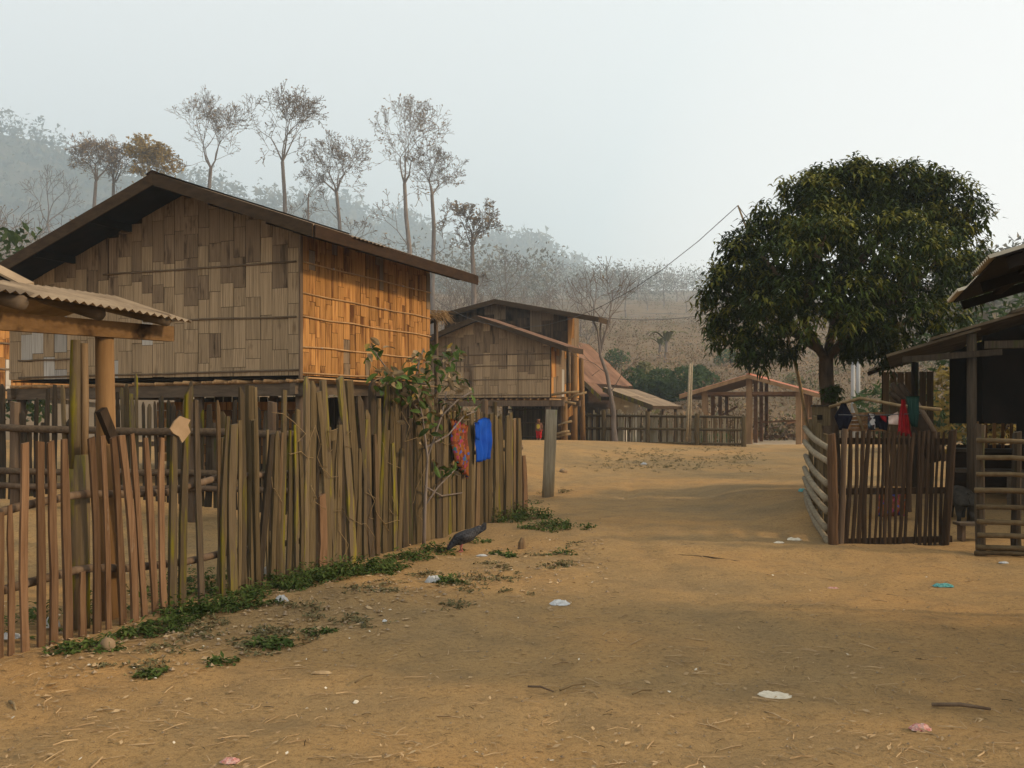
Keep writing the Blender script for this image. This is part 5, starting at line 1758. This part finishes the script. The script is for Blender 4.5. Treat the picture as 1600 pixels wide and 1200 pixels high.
cloth("white_cloth", (P(1388, 651, 12.3), P(1403, 643, 12.3), P(1405, 664, 12.3), P(1389, 663, 12.3)), M['pinkcloth'], "pinkish white cloth on the washing line beside the red garment", 2, .012, 8, 8, "cloth")
cloth("red_garment", (P(1409, 624, 12.2), P(1414, 624, 12.2), P(1425, 682, 12.2), P(1402, 680, 12.2)), M['redcloth'], "long dark red garment hanging above the gate", 3, .02, 10, 12, "garment")
cloth("green_garment", (P(1415, 619, 12.1), P(1436, 619, 12.1), P(1434, 668, 12.1), P(1424, 666, 12.1)), M['greencloth'], "dark green garment hanging right of the red one", 3, .02, 8, 10, "garment")
cloth("floral_bundle", (P(1370, 772, 12.9), P(1415, 768, 12.9), P(1418, 806, 12.8), P(1368, 808, 12.8)), M['floral'], "floral bundle lying behind the gate slats", 3, .06, 10, 8, "cloth")
# gnarled dark log poking up behind the red garment
gl = thing("gnarled_log", P(1452, 690, 13.2), "gnarled dark dead log with stubby prongs behind the red garment", "log")
MB().tube([P(1462, 720, 13.2), P(1446, 672, 13.2), P(1425, 640, 13.2), P(1412, 622, 13.2)], [.12, .13, .13, .11], 8).obj("trunk", M['bark_dark'], gl, True)
for pts in ([(1415, 628), (1400, 610), (1394, 599)], [(1418, 624), (1408, 604), (1405, 599)], [(1414, 632), (1402, 622), (1391, 612)]):
    MB().tube([P(a, b, 13.15) for a, b in pts], [.07, .05, .03], 6).obj("prong", M['bark_dark'], gl, True)
m = MB().tube([P(1432, 628, 12.6), P(1458, 670, 12.5), P(1478, 720, 12.4)], [.03, .03, .03], 6)
tag(m.obj("leaning_pole", M['post'], None, True), "brown pole leaning in front of the dark shed", "pole")
m = MB().tube([P(1334, 631, 13.6), P(1350, 676, 13.5)], [.022, .024], 6)
tag(m.obj("bamboo_stick", M['bamboo_tan'], None, True), "tan bamboo stick slanting in front of the firewood", "stick")
for i in range(10):
    y = 648 + (i % 5) * 6
    x0 = 1326 + (i // 5) * 22 + R.uniform(-2, 2)
    m = MB()
    m.bar(P(x0, y, 14.4), P(x0 + 32, y - 1 + R.uniform(-1, 1), 14.6), .09, .045)
    tag(m.obj("firewood_log", M['firewood'], None), "split firewood log stacked behind the washing line", "log", "firewood stack behind the gate")
# little birdhouse-like box on the post
bx = thing("wooden_box", P(1283, 650, 13.9), "small weathered wooden box on a post left of the mango trunk", "box")
MB().box(P(1283, 650, 13.9), (.105, 0, 0), (0, .09, 0), (0, 0, .14)).obj("case", M['picket_grey'], bx)
MB().box(P(1283, 634, 13.9), (.12, 0, 0), (0, .11, 0), (0, 0, .012)).obj("lid", M['picket_dark'], bx)
MB().box(P(1281, 652, 13.78), (.035, 0, 0), (0, .012, 0), (0, 0, .035)).obj("opening", M['dark_backing'], bx)
q = P(1280, 660, 13.9)
MB().tube([Vector((q.x, q.y, gzf(q.x, q.y) - .1)), P(1280, 662, 13.9)], .06, 7).obj("post", M['post'], bx, True)

# cardboard scrap on the front fence
cb = MB()
pts = [(265, 670), (272, 658), (281, 650), (297, 656), (293, 664), (297, 675), (289, 686), (284, 692), (279, 682), (270, 677)]
cb.slab([fp(a, b, .06) for a, b in pts], FN, .012)
tag(cb.obj("cardboard_scrap", M['card'], None), "torn cardboard scrap stuck on a mossy picket", "cardboard")


# ------------------------------------------------------------------ child, hen, pig
def skinned(name, joints, edges, mat, parent, root=0, sub=2):
    me = bpy.data.meshes.new(name)
    me.from_pydata([j[0] for j in joints], edges, [])
    o = bpy.data.objects.new(name, me)
    COL.objects.link(o)
    md = o.modifiers.new("skin", 'SKIN')
    sv = me.skin_vertices[0].data
    for i, j in enumerate(joints):
        r = j[1]
        sv[i].radius = (r, r) if not hasattr(r, '__len__') else r
        sv[i].use_root = (i == root)
    sb = o.modifiers.new("sub", 'SUBSURF')
    sb.levels = sub; sb.render_levels = sub
    dg = bpy.context.evaluated_depsgraph_get()
    m2 = bpy.data.meshes.new_from_object(o.evaluated_get(dg))
    m2.name = name
    bpy.data.objects.remove(o)
    m2.polygons.foreach_set("use_smooth", [True] * len(m2.polygons))
    m2.materials.clear()
    m2.materials.append(mat)
    return m2


def child():
    Yc = 34.0
    f = P(842, 697, Yc)
    f.z = gzf(f.x, f.y)
    t = thing("person", f, "small child in yellow sleeveless top and red trousers, head bowed, by the annex", "person")
    h = .86
    S = h / .86
    j = [((0, 0, .40), .075), ((0, 0, .48), .085), ((0, -.005, .58), (.088, .07)), ((0, -.01, .635), .045), ((0, -.03, .68), .045), ((0, -.05, .745), .073), ((0, -.06, .79), .060),
         ((.10, 0, .615), .032), ((.125, .02, .50), .025), ((.118, -.01, .40), .019), ((.116, -.02, .355), .018), ((-.10, 0, .615), .032), ((-.125, .02, .50), .025), ((-.118, -.01, .40), .019), ((-.116, -.02, .355), .018),
         ((.05, 0, .36), .058), ((.055, -.01, .21), .042), ((.058, .01, .05), .030), ((.06, -.07, .02), .022), ((-.05, 0, .36), .058), ((-.055, -.01, .21), .042), ((-.058, .01, .05), .030), ((-.062, -.07, .02), .022)]
    e = [(0, 1), (1, 2), (2, 3), (3, 4), (4, 5), (5, 6), (2, 7), (7, 8), (8, 9), (9, 10), (2, 11), (11, 12), (12, 13), (13, 14), (0, 15), (15, 16), (16, 17), (17, 18), (0, 19), (19, 20), (20, 21), (21, 22)]
    o = put("body", skinned("body", j, e, M['skin'], t), f, t)
    k = [((0, 0, .385), .088), ((0, 0, .48), .098), ((0, -.003, .565), (.103, .085)), ((0, -.006, .61), (.085, .06))]
    put("shirt", skinned("shirt", k, [(0, 1), (1, 2), (2, 3)], M['yellow'], t), f, t)
    k = [((0, 0, .40), .095), ((.05, 0, .34), .070), ((.055, -.01, .21), .056), ((.058, .01, .06), .048), ((-.05, 0, .34), .070), ((-.055, -.01, .21), .056), ((-.058, .01, .06), .048)]
    put("trousers", skinned("trousers", k, [(0, 1), (1, 2), (2, 3), (0, 4), (4, 5), (5, 6)], M['trousers'], t), f, t)
    k = [((0, -.02, .80), .074), ((0, .01, .765), .070), ((0, .015, .725), .05)]
    put("hair", skinned("hair", k, [(0, 1), (1, 2)], M['hair'], t), f, t)
    for s in (-1, 1):     # eyes, and hands with fingers
        MB().box(f + Vector((.024 * s, -.118, .745)), (.008, 0, 0), (0, .004, 0), (0, 0, .005)).obj("eye", M['hair'], t)
        hd = f + Vector((.116 * s, -.025, .345))
        for q in range(4):
            MB().tube([hd + Vector((.0, .012 - .009 * q, 0)), hd + Vector((-.004 * s, .012 - .009 * q, -.022)), hd + Vector((-.010 * s, .010 - .009 * q, -.036))], [.0055, .005, .004], 5).obj("finger", M['skin'], t)
        MB().tube([hd + Vector((0, -.014, .012)), hd + Vector((-.006 * s, -.026, -.008))], [.006, .005], 5).obj("thumb", M['skin'], t)
    t.rotation_euler = (0, 0, math.radians(-28))
    t.scale = (.96, .96, .96)


child()


def hen():
    g = ginv(722, 862)
    t = thing("black_hen", g, "speckled black hen pecking at the foot of the picket fence", "hen")
    s = .84
    d = Vector((-.92, -.25, 0)).normalized()      # head direction
    V = lambda a, z, w=0: (d.x * a * s - d.y * w * s, d.y * a * s + d.x * w * s, z * s)
    j = [(V(-.02, .19), .082), (V(-.12, .23), .072), (V(-.20, .285), .045), (V(-.27, .34), .03), (V(.08, .16), .062), (V(.15, .10), .036), (V(.185, .055), .028), (V(.22, .03), .010)]
    put("body", skinned("hen_body", j, [(0, 1), (1, 2), (2, 3), (0, 4), (4, 5), (5, 6), (6, 7)], M['hen'], t), g, t)
    for w in (-.02, 0, .02):
        m = MB()
        a, b = g + Vector(V(-.18, .27, w)), g + Vector(V(-.33, .37 + abs(w), w * 2))
        m.slab([a, b, b + Vector((0, 0, -.07)), a + Vector((0, 0, -.06))], (-d.y, d.x, 0), .008)
        m.obj("tail_feather", M['hen'], t)
    for w in (-.075, .075):
        m = MB()
        m.tube([g + Vector(V(.05, .19, w)), g + Vector(V(-.05, .20, w * 1.05)), g + Vector(V(-.15, .22, w * .8))], [.03, .04, .012], 6)
        m.obj("wing", M['hen'], t, True)
    for w in (-.035, .035):
        m = MB()
        m.tube([g + Vector(V(.0, .13, w)), g + Vector(V(.02, .06, w)), g + Vector(V(.0, .005, w))], [.016, .008, .007], 5)
        m.tube([g + Vector(V(.0, .006, w)), g + Vector(V(.05, .004, w))], [.006, .004], 4)
        m.obj("leg", M['comb'], t)
    MB().tube([g + Vector(V(.205, .04)), g + Vector(V(.245, .01))], [.012, .002], 5).obj("beak", M['comb'], t)
    MB().box(g + Vector(V(.175, .095)), d * .02, Vector((-d.y, d.x, 0)) * .004, (0, 0, .012)).obj("comb", M['comb'], t)


hen()


def pig():
    Yp = 12.6
    f = P(1505, 822, Yp)
    f.z = gzf(f.x, f.y)
    t = thing("black_pig", f, "black pig standing in the shade between the gate and the rail fence", "pig")
    j = [((0, -.12, .36), (.13, .14)), ((0, .06, .355), (.145, .155)), ((0, .28, .36), (.14, .15)), ((.0, .46, .37), (.10, .115)), ((0, .58, .34), .085), ((0, .68, .29), .05), ((0, .73, .27), .042),
         ((.075, -.14, .26), .07), ((.08, -.11, .17), .042), ((.08, -.16, .10), .028), ((.08, -.14, .03), .028), ((-.075, -.14, .26), .07), ((-.08, -.11, .17), .042), ((-.08, -.16, .10), .028), ((-.08, -.14, .03), .028),
         ((.075, .38, .24), .055), ((.075, .38, .13), .034), ((.075, .39, .03), .028), ((-.075, .38, .24), .055), ((-.075, .38, .13), .034), ((-.075, .39, .03), .028)]
    e = [(0, 1), (1, 2), (2, 3), (3, 4), (4, 5), (5, 6), (0, 7), (7, 8), (8, 9), (9, 10), (0, 11), (11, 12), (12, 13), (13, 14), (2, 15), (15, 16), (16, 17), (2, 18), (18, 19), (19, 20)]
    put("body", skinned("pig_body", j, e, M['pig'], t), f, t)
    MB().tube([f + Vector((0, -.25, .42)), f + Vector((.03, -.30, .40)), f + Vector((.0, -.31, .34)), f + Vector((.02, -.31, .28))], [.012, .010, .008, .005], 5).obj("tail", M['pig'], t, True)
    for s in (-1, 1):
        MB().slab([f + Vector((.05 * s, .55, .43)), f + Vector((.11 * s, .56, .42)), f + Vector((.10 * s, .63, .34))], (0, .5, .8), .012).obj("ear", M['pig'], t)
    t.rotation_euler = (0, 0, math.radians(-14))


pig()
bn = thing("plank_bench", P(1515, 830, 11.6), "low plank bench in the gap between gate and rail fence", "bench")
q = P(1515, 818, 11.6)
MB().box(q, (.16, 0, 0), (0, .10, 0), (0, 0, .016)).obj("seat", M['beam'], bn)
for sx in (-.1, .12):
    MB().box(Vector((q.x + sx, q.y, q.z / 2)), (.02, 0, 0), (0, .07, 0), (0, 0, q.z / 2 - .02)).obj("leg", M['post'], bn)


# ------------------------------------------------------------------ shrub with large leaves growing through the fence
def big_shrub():
    r0 = fp(662, 862, .10)
    r0.z = -.03
    t = thing("leafy_shrub", r0, "dusty large leaved shrub growing through the picket fence near the blue shirt", "shrub")
    stems = [[(662, 862), (664, 790), (668, 715), (660, 650), (648, 600)], [(668, 715), (690, 650), (700, 600), (712, 548)], [(660, 650), (630, 610), (600, 570), (578, 540)], [(664, 700), (700, 680), (725, 650), (745, 642)],
             [(690, 650), (715, 625), (740, 610)], [(648, 600), (655, 565), (662, 545)], [(664, 790), (685, 760), (710, 735)], [(664, 760), (690, 775), (722, 770)]]
    ends = []
    for i, s in enumerate(stems):
        pts = [fp(a, b, .10 + .05 * math.sin(i * 2.1 + k)) for k, (a, b) in enumerate(s)]
        rad = [max(.006, (.026 if i == 0 else .014) * (1 - .2 * k)) for k in range(len(pts))]
        MB().tube(pts, rad, 6).obj("stem" if i == 0 else "branch", M['bark'], t, True)
        ends.append((s, i))
    # leaf meshes: folded blade of 8 quads
    def blade(nm, L, w, mat, curl):
        m = MB()
        rows = []
        for k in range(6):
            s = k / 5
            ww = w * math.sin(math.pi * (.06 + .90 * s)) ** .8
            y = L * s
            z = -curl * s * s
            rows.append([(-ww, y, z + ww * .35), (0, y, z), (ww, y, z + ww * .35)])
        m.quad_strip_rings(rows, False, False)
        me = bpy.data.meshes.new(nm)
        me.from_pydata(m.v, [], m.f)
        me.materials.append(M[mat])
        return me
    bl = [blade("shrub_leaf", .15, .034, 'shrub_green', .05), blade("shrub_leaf", .13, .033, 'shrub_dusty', .03), blade("shrub_leaf", .115, .030, 'shrub_green', .02), blade("shrub_leaf", .14, .036, 'shrub_dusty', .06), blade("shrub_leaf", .13, .034, 'yellow_leaf', .03)]
    zones = [(648, 610, 34, 34, 64), (698, 590, 26, 40, 56), (612, 588, 28, 18, 22), (583, 548, 14, 12, 11), (712, 548, 12, 14, 12), (660, 560, 18, 14, 14), (662, 665, 24, 26, 22), (715, 640, 26, 18, 14), (694, 728, 22, 22, 16), (735, 612, 10, 8, 5)]
    for x, y, rx, ry, n in zones:
        for _ in range(int(n * 1.35)):
            p = fp(x + R.gauss(0, .55) * rx, y + R.gauss(0, .55) * ry, R.uniform(.02, .28))
            put("leaf", R.choices(bl, [.34, .28, .2, .15, .03])[0], p, t, (R.gauss(0, .7), R.gauss(0, .6), R.uniform(0, 6.28)), (R.uniform(.75, 1.12),) * 3)


big_shrub()


# ------------------------------------------------------------------ weeds, litter and rubbish
def weed_patch(name, spots, mat, label, lsize=.03):
    m = MB()
    for (x, y, r, n, h) in spots:
        for _ in range(n):
            a, rr = R.uniform(0, 6.28), r * 1.25 * math.sqrt(R.random())
            cx, cy_ = x + math.cos(a) * rr, y + math.sin(a) * rr
            z = gzf(cx, cy_) + float(micro(cx, cy_))
            hh = h * R.choice((.35, .6, .8, 1.0, 1.4)) * R.uniform(.8, 1.2) * (1 - .5 * rr / max(r, .01))
            for k in range(R.randint(6, 9)):
                c = Vector((cx + R.gauss(0, .03), cy_ + R.gauss(0, .03), z + hh * R.uniform(.15, 1)))
                d = Vector((R.gauss(0, 1), R.gauss(0, 1), R.gauss(.2, .5))).normalized() * lsize * R.uniform(.6, 1.3)
                s = d.cross(Vector((0, 0, 1))).normalized() * lsize * .42
                i0 = len(m.v)
                m.v += [tuple(c - d), tuple(c + s + Vector((0, 0, .004))), tuple(c + d - Vector((0, 0, .008))), tuple(c - s)]
                m.f.append((i0, i0 + 1, i0 + 2, i0 + 3))
    o = m.obj(name, mat, None)
    return tag(o, label, "weeds", kind="stuff")


sp = []
for px, py, r, n, h in [(430, 922, .22, 60, .14), (470, 910, .25, 80, .16), (520, 900, .28, 90, .17), (570, 892, .28, 90, .17), (600, 886, .2, 50, .14), (380, 945, .22, 60, .13), (330, 955, .2, 55, .13), (290, 962, .16, 46, .14), (265, 975, .14, 34, .10), (205, 995, .14, 30, .09), (150, 1015, .12, 26, .08),
                        (100, 1020, .1, 14, .07), (640, 872, .2, 44, .12), (690, 862, .2, 40, .10), (740, 846, .2, 30, .09), (790, 815, .28, 70, .22), (825, 808, .30, 100, .26), (850, 822, .3, 60, .14), (885, 826, .3, 40, .09), (250, 985, .12, 20, .08),
                        (700, 912, .10, 26, .10), (420, 1005, .10, 22, .07), (435, 1010, .08, 14, .06), (240, 1050, .06, 12, .05), (350, 1035, .06, 12, .05), (500, 990, .07, 8, .05), (780, 862, .1, 14, .07), (795, 868, .08, 12, .07), (880, 868, .12, 10, .05)]:
    q = ginv(px, py)
    sp.append((q.x, q.y, r, n, h))
for px, off, n in ((330, -.5, 60), (300, -.35, 40), (560, -.5, 50), (600, -.6, 50), (240, -.5, 30), (120, -.6, 30), (60, -.6, 25)):
    q = fpt(px, off)
    sp.append((q.x, q.y, .35, n, .16))
weed_patch("weeds", sp, M['weed'], "green weeds growing along the foot of the front fence")
sp = []
for _ in range(60):
    px = R.uniform(180, 920)
    q = ginv(px, 1000 - (px - 180) * .20 + R.uniform(-10, 60))
    sp.append((q.x, q.y, .12, 7, .05))
for _ in range(70):
    q = ginv(R.uniform(930, 1180), R.uniform(700, 735))
    sp.append((q.x, q.y, .5, 6, .10))
for px, py in ((880, 770), (886, 768), (835, 783), (850, 772)):
    q = ginv(px, py)
    sp.append((q.x, q.y, .12, 8, .09))
weed_patch("dusty_weeds", sp, M['weed_dry'], "dusty dry weeds and low stubble on the open earth", .022)


def litter(name, n, region, mat, label, lmin, lmax, wr, kind="flat"):
    m = MB()
    for _ in range(n):
        px, py = region()
        q = ginv(px, py)
        a = R.uniform(0, 6.28)
        L = R.uniform(lmin, lmax); w = L * wr * R.uniform(.6, 1.4)
        z = q.z + float(micro(q.x, q.y)) + .004
        d = Vector((math.cos(a), math.sin(a), R.gauss(0, .08)))
        s = Vector((-d.y, d.x, R.gauss(0, .2))).normalized()
        c = Vector((q.x, q.y, z + .004))
        i0 = len(m.v)
        if kind == "flat":
            m.v += [tuple(c - d * L), tuple(c + s * w + Vector((0, 0, .006))), tuple(c + d * L + Vector((0, 0, R.uniform(0, .012)))), tuple(c - s * w + Vector((0, 0, .004)))]
            m.f.append((i0, i0 + 1, i0 + 2, i0 + 3))
        elif kind == "straw":
            m.tube([c - d * L, c + Vector((0, 0, .004)) + s * L * R.gauss(0, .12), c + d * L], L * wr * R.uniform(.5, 1.3), 3, False)
        else:
            for k in range(6):
                pass
            e = [Vector((1, 0, 0)), Vector((0, 1, 0)), Vector((-1, 0, 0)), Vector((0, -1, 0))]
            m.v += [tuple(c + v * L * R.uniform(.7, 1.2)) for v in e] + [tuple(c + Vector((0, 0, L * .8)))]
            m.f += [(i0, i0 + 1, i0 + 4), (i0 + 1, i0 + 2, i0 + 4), (i0 + 2, i0 + 3, i0 + 4), (i0 + 3, i0, i0 + 4)]
    o = m.obj(name, mat, None)
    return tag(o, label, "litter", kind="stuff")


def reg_all(): return R.uniform(0, 1600), 840 + 380 * R.random() ** 1.0
def reg_left():
    x = R.uniform(60, 950)
    return x, 1010 - (x - 60) * .19 + R.gauss(20, 30)


litter("leaf_litter", 900, reg_left, M['litter'], "dry leaf litter along the edge of the fence weeds", .010, .034, .5)
litter("leaf_litter", 1100, reg_all, M['litter'], "dry leaf scraps scattered over the trodden earth", .008, .026, .4)
litter("straw", 900, reg_all, M['litter'], "bits of straw and twig scattered over the earth", .02, .075, .045, "straw")
litter("dark_twigs", 260, reg_all, M['bark_dark'], "dark twig fragments scattered over the earth", .006, .03, .06, "straw")
litter("pebbles", 500, reg_all, M['pebble'], "pebbles and clods scattered over the earth", .003, .012, 1, "peb")
litter("pebbles", 400, reg_left, M['pebble'], "clods of earth along the foot of the fence", .008, .022, 1, "peb")
litter("white_scraps", 60, reg_all, M['paper'], "tiny white scraps scattered over the earth", .006, .013, .7)
litter("white_scraps", 50, reg_left, M['paper'], "tiny white scraps near the fence weeds", .008, .018, .7)


def crumple(name, px, py, lx, ly, h, mat, label, cat, n=9, rz=0.0, off=None):
    q = ginv(px, py) if off is None else off
    z = q.z + float(micro(q.x, q.y))
    m = MB()
    rows = []
    for j in range(n + 1):
        row = []
        for i in range(n + 1):
            u, v = i / n * 2 - 1, j / n * 2 - 1
            e = 1 - max(abs(u), abs(v)) ** 3
            x = u * lx / 2 * (1 + R.uniform(-.12, .12)) * (1 - .22 * v * v)
            y = v * ly / 2 * (1 + R.uniform(-.12, .12)) * (1 - .22 * u * u)
            row.append(Vector((q.x + x * math.cos(rz) - y * math.sin(rz), q.y + x * math.sin(rz) + y * math.cos(rz), z + .004 + h * e * R.uniform(.35, 1.0))))
        rows.append(row)
    m.quad_strip_rings(rows, False, False)
    return tag(m.obj(name, mat, None), label, cat)


crumple("plastic_bag", 875, 944, .17, .16, .035, M['plastic'], "crumpled white plastic bag flat on the bare earth", "plastic bag")
crumple("plastic_bag", 677, 911, .15, .16, .07, M['plastic'], "puffed clear white plastic bag beside a weed tuft", "plastic bag")
crumple("plastic_bag", 440, 942, .12, .1, .06, M['plastic'], "pale plastic bag half hidden in the fence weeds", "plastic bag")
crumple("plastic_strip", 753, 869, .13, .06, .02, M['plastic'], "thin white plastic strip near the hen", "plastic scrap", 5)
crumple("snack_wrapper", 1474, 914, .19, .12, .03, M['plastic_teal'], "teal foil wrapper on the shaded earth at the right", "wrapper")
crumple("snack_wrapper", 1438, 1143, .11, .08, .03, M['plastic_red'], "torn red and white wrapper in the lower right foreground", "wrapper")
crumple("snack_wrapper", 360, 1194, .09, .06, .02, M['plastic_red'], "red and white wrapper at the bottom edge of the picture", "wrapper")
crumple("snack_wrapper", 1302, 916, .10, .05, .015, M['plastic_red'], "small white and red scrap on the shaded earth", "wrapper", 5)
crumple("torn_paper", 1212, 1084, .20, .13, .02, M['paper'], "long strip of torn pale paper in the right foreground", "paper", 9, -.6)
crumple("torn_paper", 1241, 843, .18, .14, .03, M['paper'], "white paper scrap by the bamboo fence, right of two", "paper", 6)
crumple("torn_paper", 1217, 848, .13, .08, .02, M['paper'], "white paper scrap by the bamboo fence, left of two", "paper", 6)
crumple("torn_paper", 1568, 880, .10, .08, .02, M['plastic'], "white scrap under the rail fence at the right edge", "paper", 6)
crumple("teal_scrap", 1254, 768, .14, .2, .06, M['plastic_teal'], "dark teal scrap against the foot of the bamboo fence", "scrap", 6)
crumple("white_scrap", 601, 973, .04, .05, .015, M['plastic'], "tiny white scrap left of the larger bag on open earth", "scrap", 4)
crumple("white_scrap", 566, 975, .04, .04, .015, M['plastic'], "tiny white scrap nearest the weeds on open earth", "scrap", 4)
crumple("white_scrap", 408, 984, .05, .05, .02, M['plastic'], "tiny white scrap below the fence weeds at left", "scrap", 4)
crumple("white_scrap", 556, 1097, .03, .05, .01, M['paper'], "cream scrap alone in the left foreground", "scrap", 4)
crumple("white_scrap", 1006, 726, .18, .18, .06, M['plastic'], "white scrap in the stubble before the far fence", "scrap", 4)
crumple("dry_leaf", 503, 1052, .13, .04, .02, M['litter'], "long pale dry leaf lying in the left foreground", "leaf", 5)
crumple("plastic_bag", 85, 985, .13, .1, .09, M['plastic'], "grey white plastic bag behind the leftmost pickets", "plastic bag", 8, 0, Vector((fpt(80, -.35).x, fpt(80, -.35).y, .0)))
crumple("plastic_bag", 10, 985, .16, .1, .04, M['plastic'], "flat white plastic sheet behind the leftmost pickets", "plastic bag", 8, 0, Vector((fpt(15, -.3).x, fpt(15, -.3).y, .0)))
crumple("plastic_bag", 415, 905, .14, .1, .09, M['plastic'], "white plastic bag behind the middle pickets", "plastic bag", 8, 0, Vector((fpt(414, -.3).x, fpt(414, -.3).y, .0)))


def rock(px, py, rx, rz, label, squash=1.0):
    q = ginv(px, py)
    m = MB()
    rings = []
    for j in range(7):
        th = math.pi * (j + .5) / 7
        rings.append([Vector((q.x, q.y, q.z + rz * .35)) + Vector((rx * math.sin(th) * math.cos(a), rx * squash * math.sin(th) * math.sin(a), rz * math.cos(th))) * R.uniform(.92, 1.08) for a in [6.283 * k / 10 for k in range(10)]])
    m.quad_strip_rings(rings)
    tag(m.obj("stone", M['stone'], None, True), label, "stone")


rock(168, 1015, .055, .06, "smooth brown stone at the foot of the left pickets", .9)
rock(968, 692, .26, .16, "pale stones heaped at the foot of the leafless sapling")
rock(880, 738, .10, .07, "dark stone alone on the road behind the lone post")
rock(812, 699, .10, .12, "grey rounded stone under the annex near the child")


def stick(a, b, r, label, mat='bark_dark', name="stick"):
    p, q = ginv(*a), ginv(*b)
    m = MB()
    mid = (p + q) / 2
    m.tube([p + Vector((0, 0, r)), mid + Vector((0, .01, r + .01)), q + Vector((0, 0, r))], [r, r * 1.05, r * .7], 7)
    tag(m.obj(name, M[mat], None, True), label, "stick")


stick((1456, 1104), (1548, 1111), .011, "stout brown stick lying in the right foreground", 'post')
stick((1058, 870), (1156, 880), .014, "long thin dark stick lying across the road before the gate")
stick((825, 1074), (865, 1082), .006, "thin brown stick at the centre of the foreground", 'post')
stick((875, 1080), (915, 1070), .008, "pale forked straw stick at the centre of the foreground", 'bamboo_tan')
stick((988, 1086), (1018, 1080), .007, "short pale stick right of the foreground centre", 'bamboo_tan')
stick((841, 876), (928, 880), .006, "pale straight straw on the earth near the road's lip", 'bamboo_tan')
stick((15, 1098), (25, 1112), .008, "pale husk stick at the lower left edge", 'bamboo_tan')
stick((555, 1068), (582, 1056), .006, "pale curved straw in the left foreground", 'bamboo_tan')
# small stump near the hen
q = ginv(815, 855)
m = MB().tube([q - Vector((0, 0, .03)), q + Vector((.0, 0, .06)), q + Vector((.01, 0, .11))], [.05, .042, .02], 7)
tag(m.obj("stump", M['picket_tan'], None), "small splintered stump right of the hen", "stump")

# ------------------------------------------------------------------ smoke haze
hm = bpy.data.materials.new("smoke_haze")
hm.use_nodes = True
nt = hm.node_tree
nt.nodes.clear()
out = nt.nodes.new("ShaderNodeOutputMaterial")
pv = nt.nodes.new("ShaderNodeVolumePrincipled")
pv.inputs["Color"].default_value = (.72, .88, 1.0, 1)
pv.inputs["Density"].default_value = .0009
pv.inputs["Anisotropy"].default_value = .2
nt.links.new(pv.outputs[0], out.inputs["Volume"])
x0, x1, y0, y1, z0, z1 = -760, 155, -45, 1760, -8, 345
m = MB().box(((x0 + x1) / 2, (y0 + y1) / 2, (z0 + z1) / 2), ((x1 - x0) / 2, 0, 0), (0, (y1 - y0) / 2, 0), (0, 0, (z1 - z0) / 2))
tag(m.obj("haze", hm, None), kind="stuff")
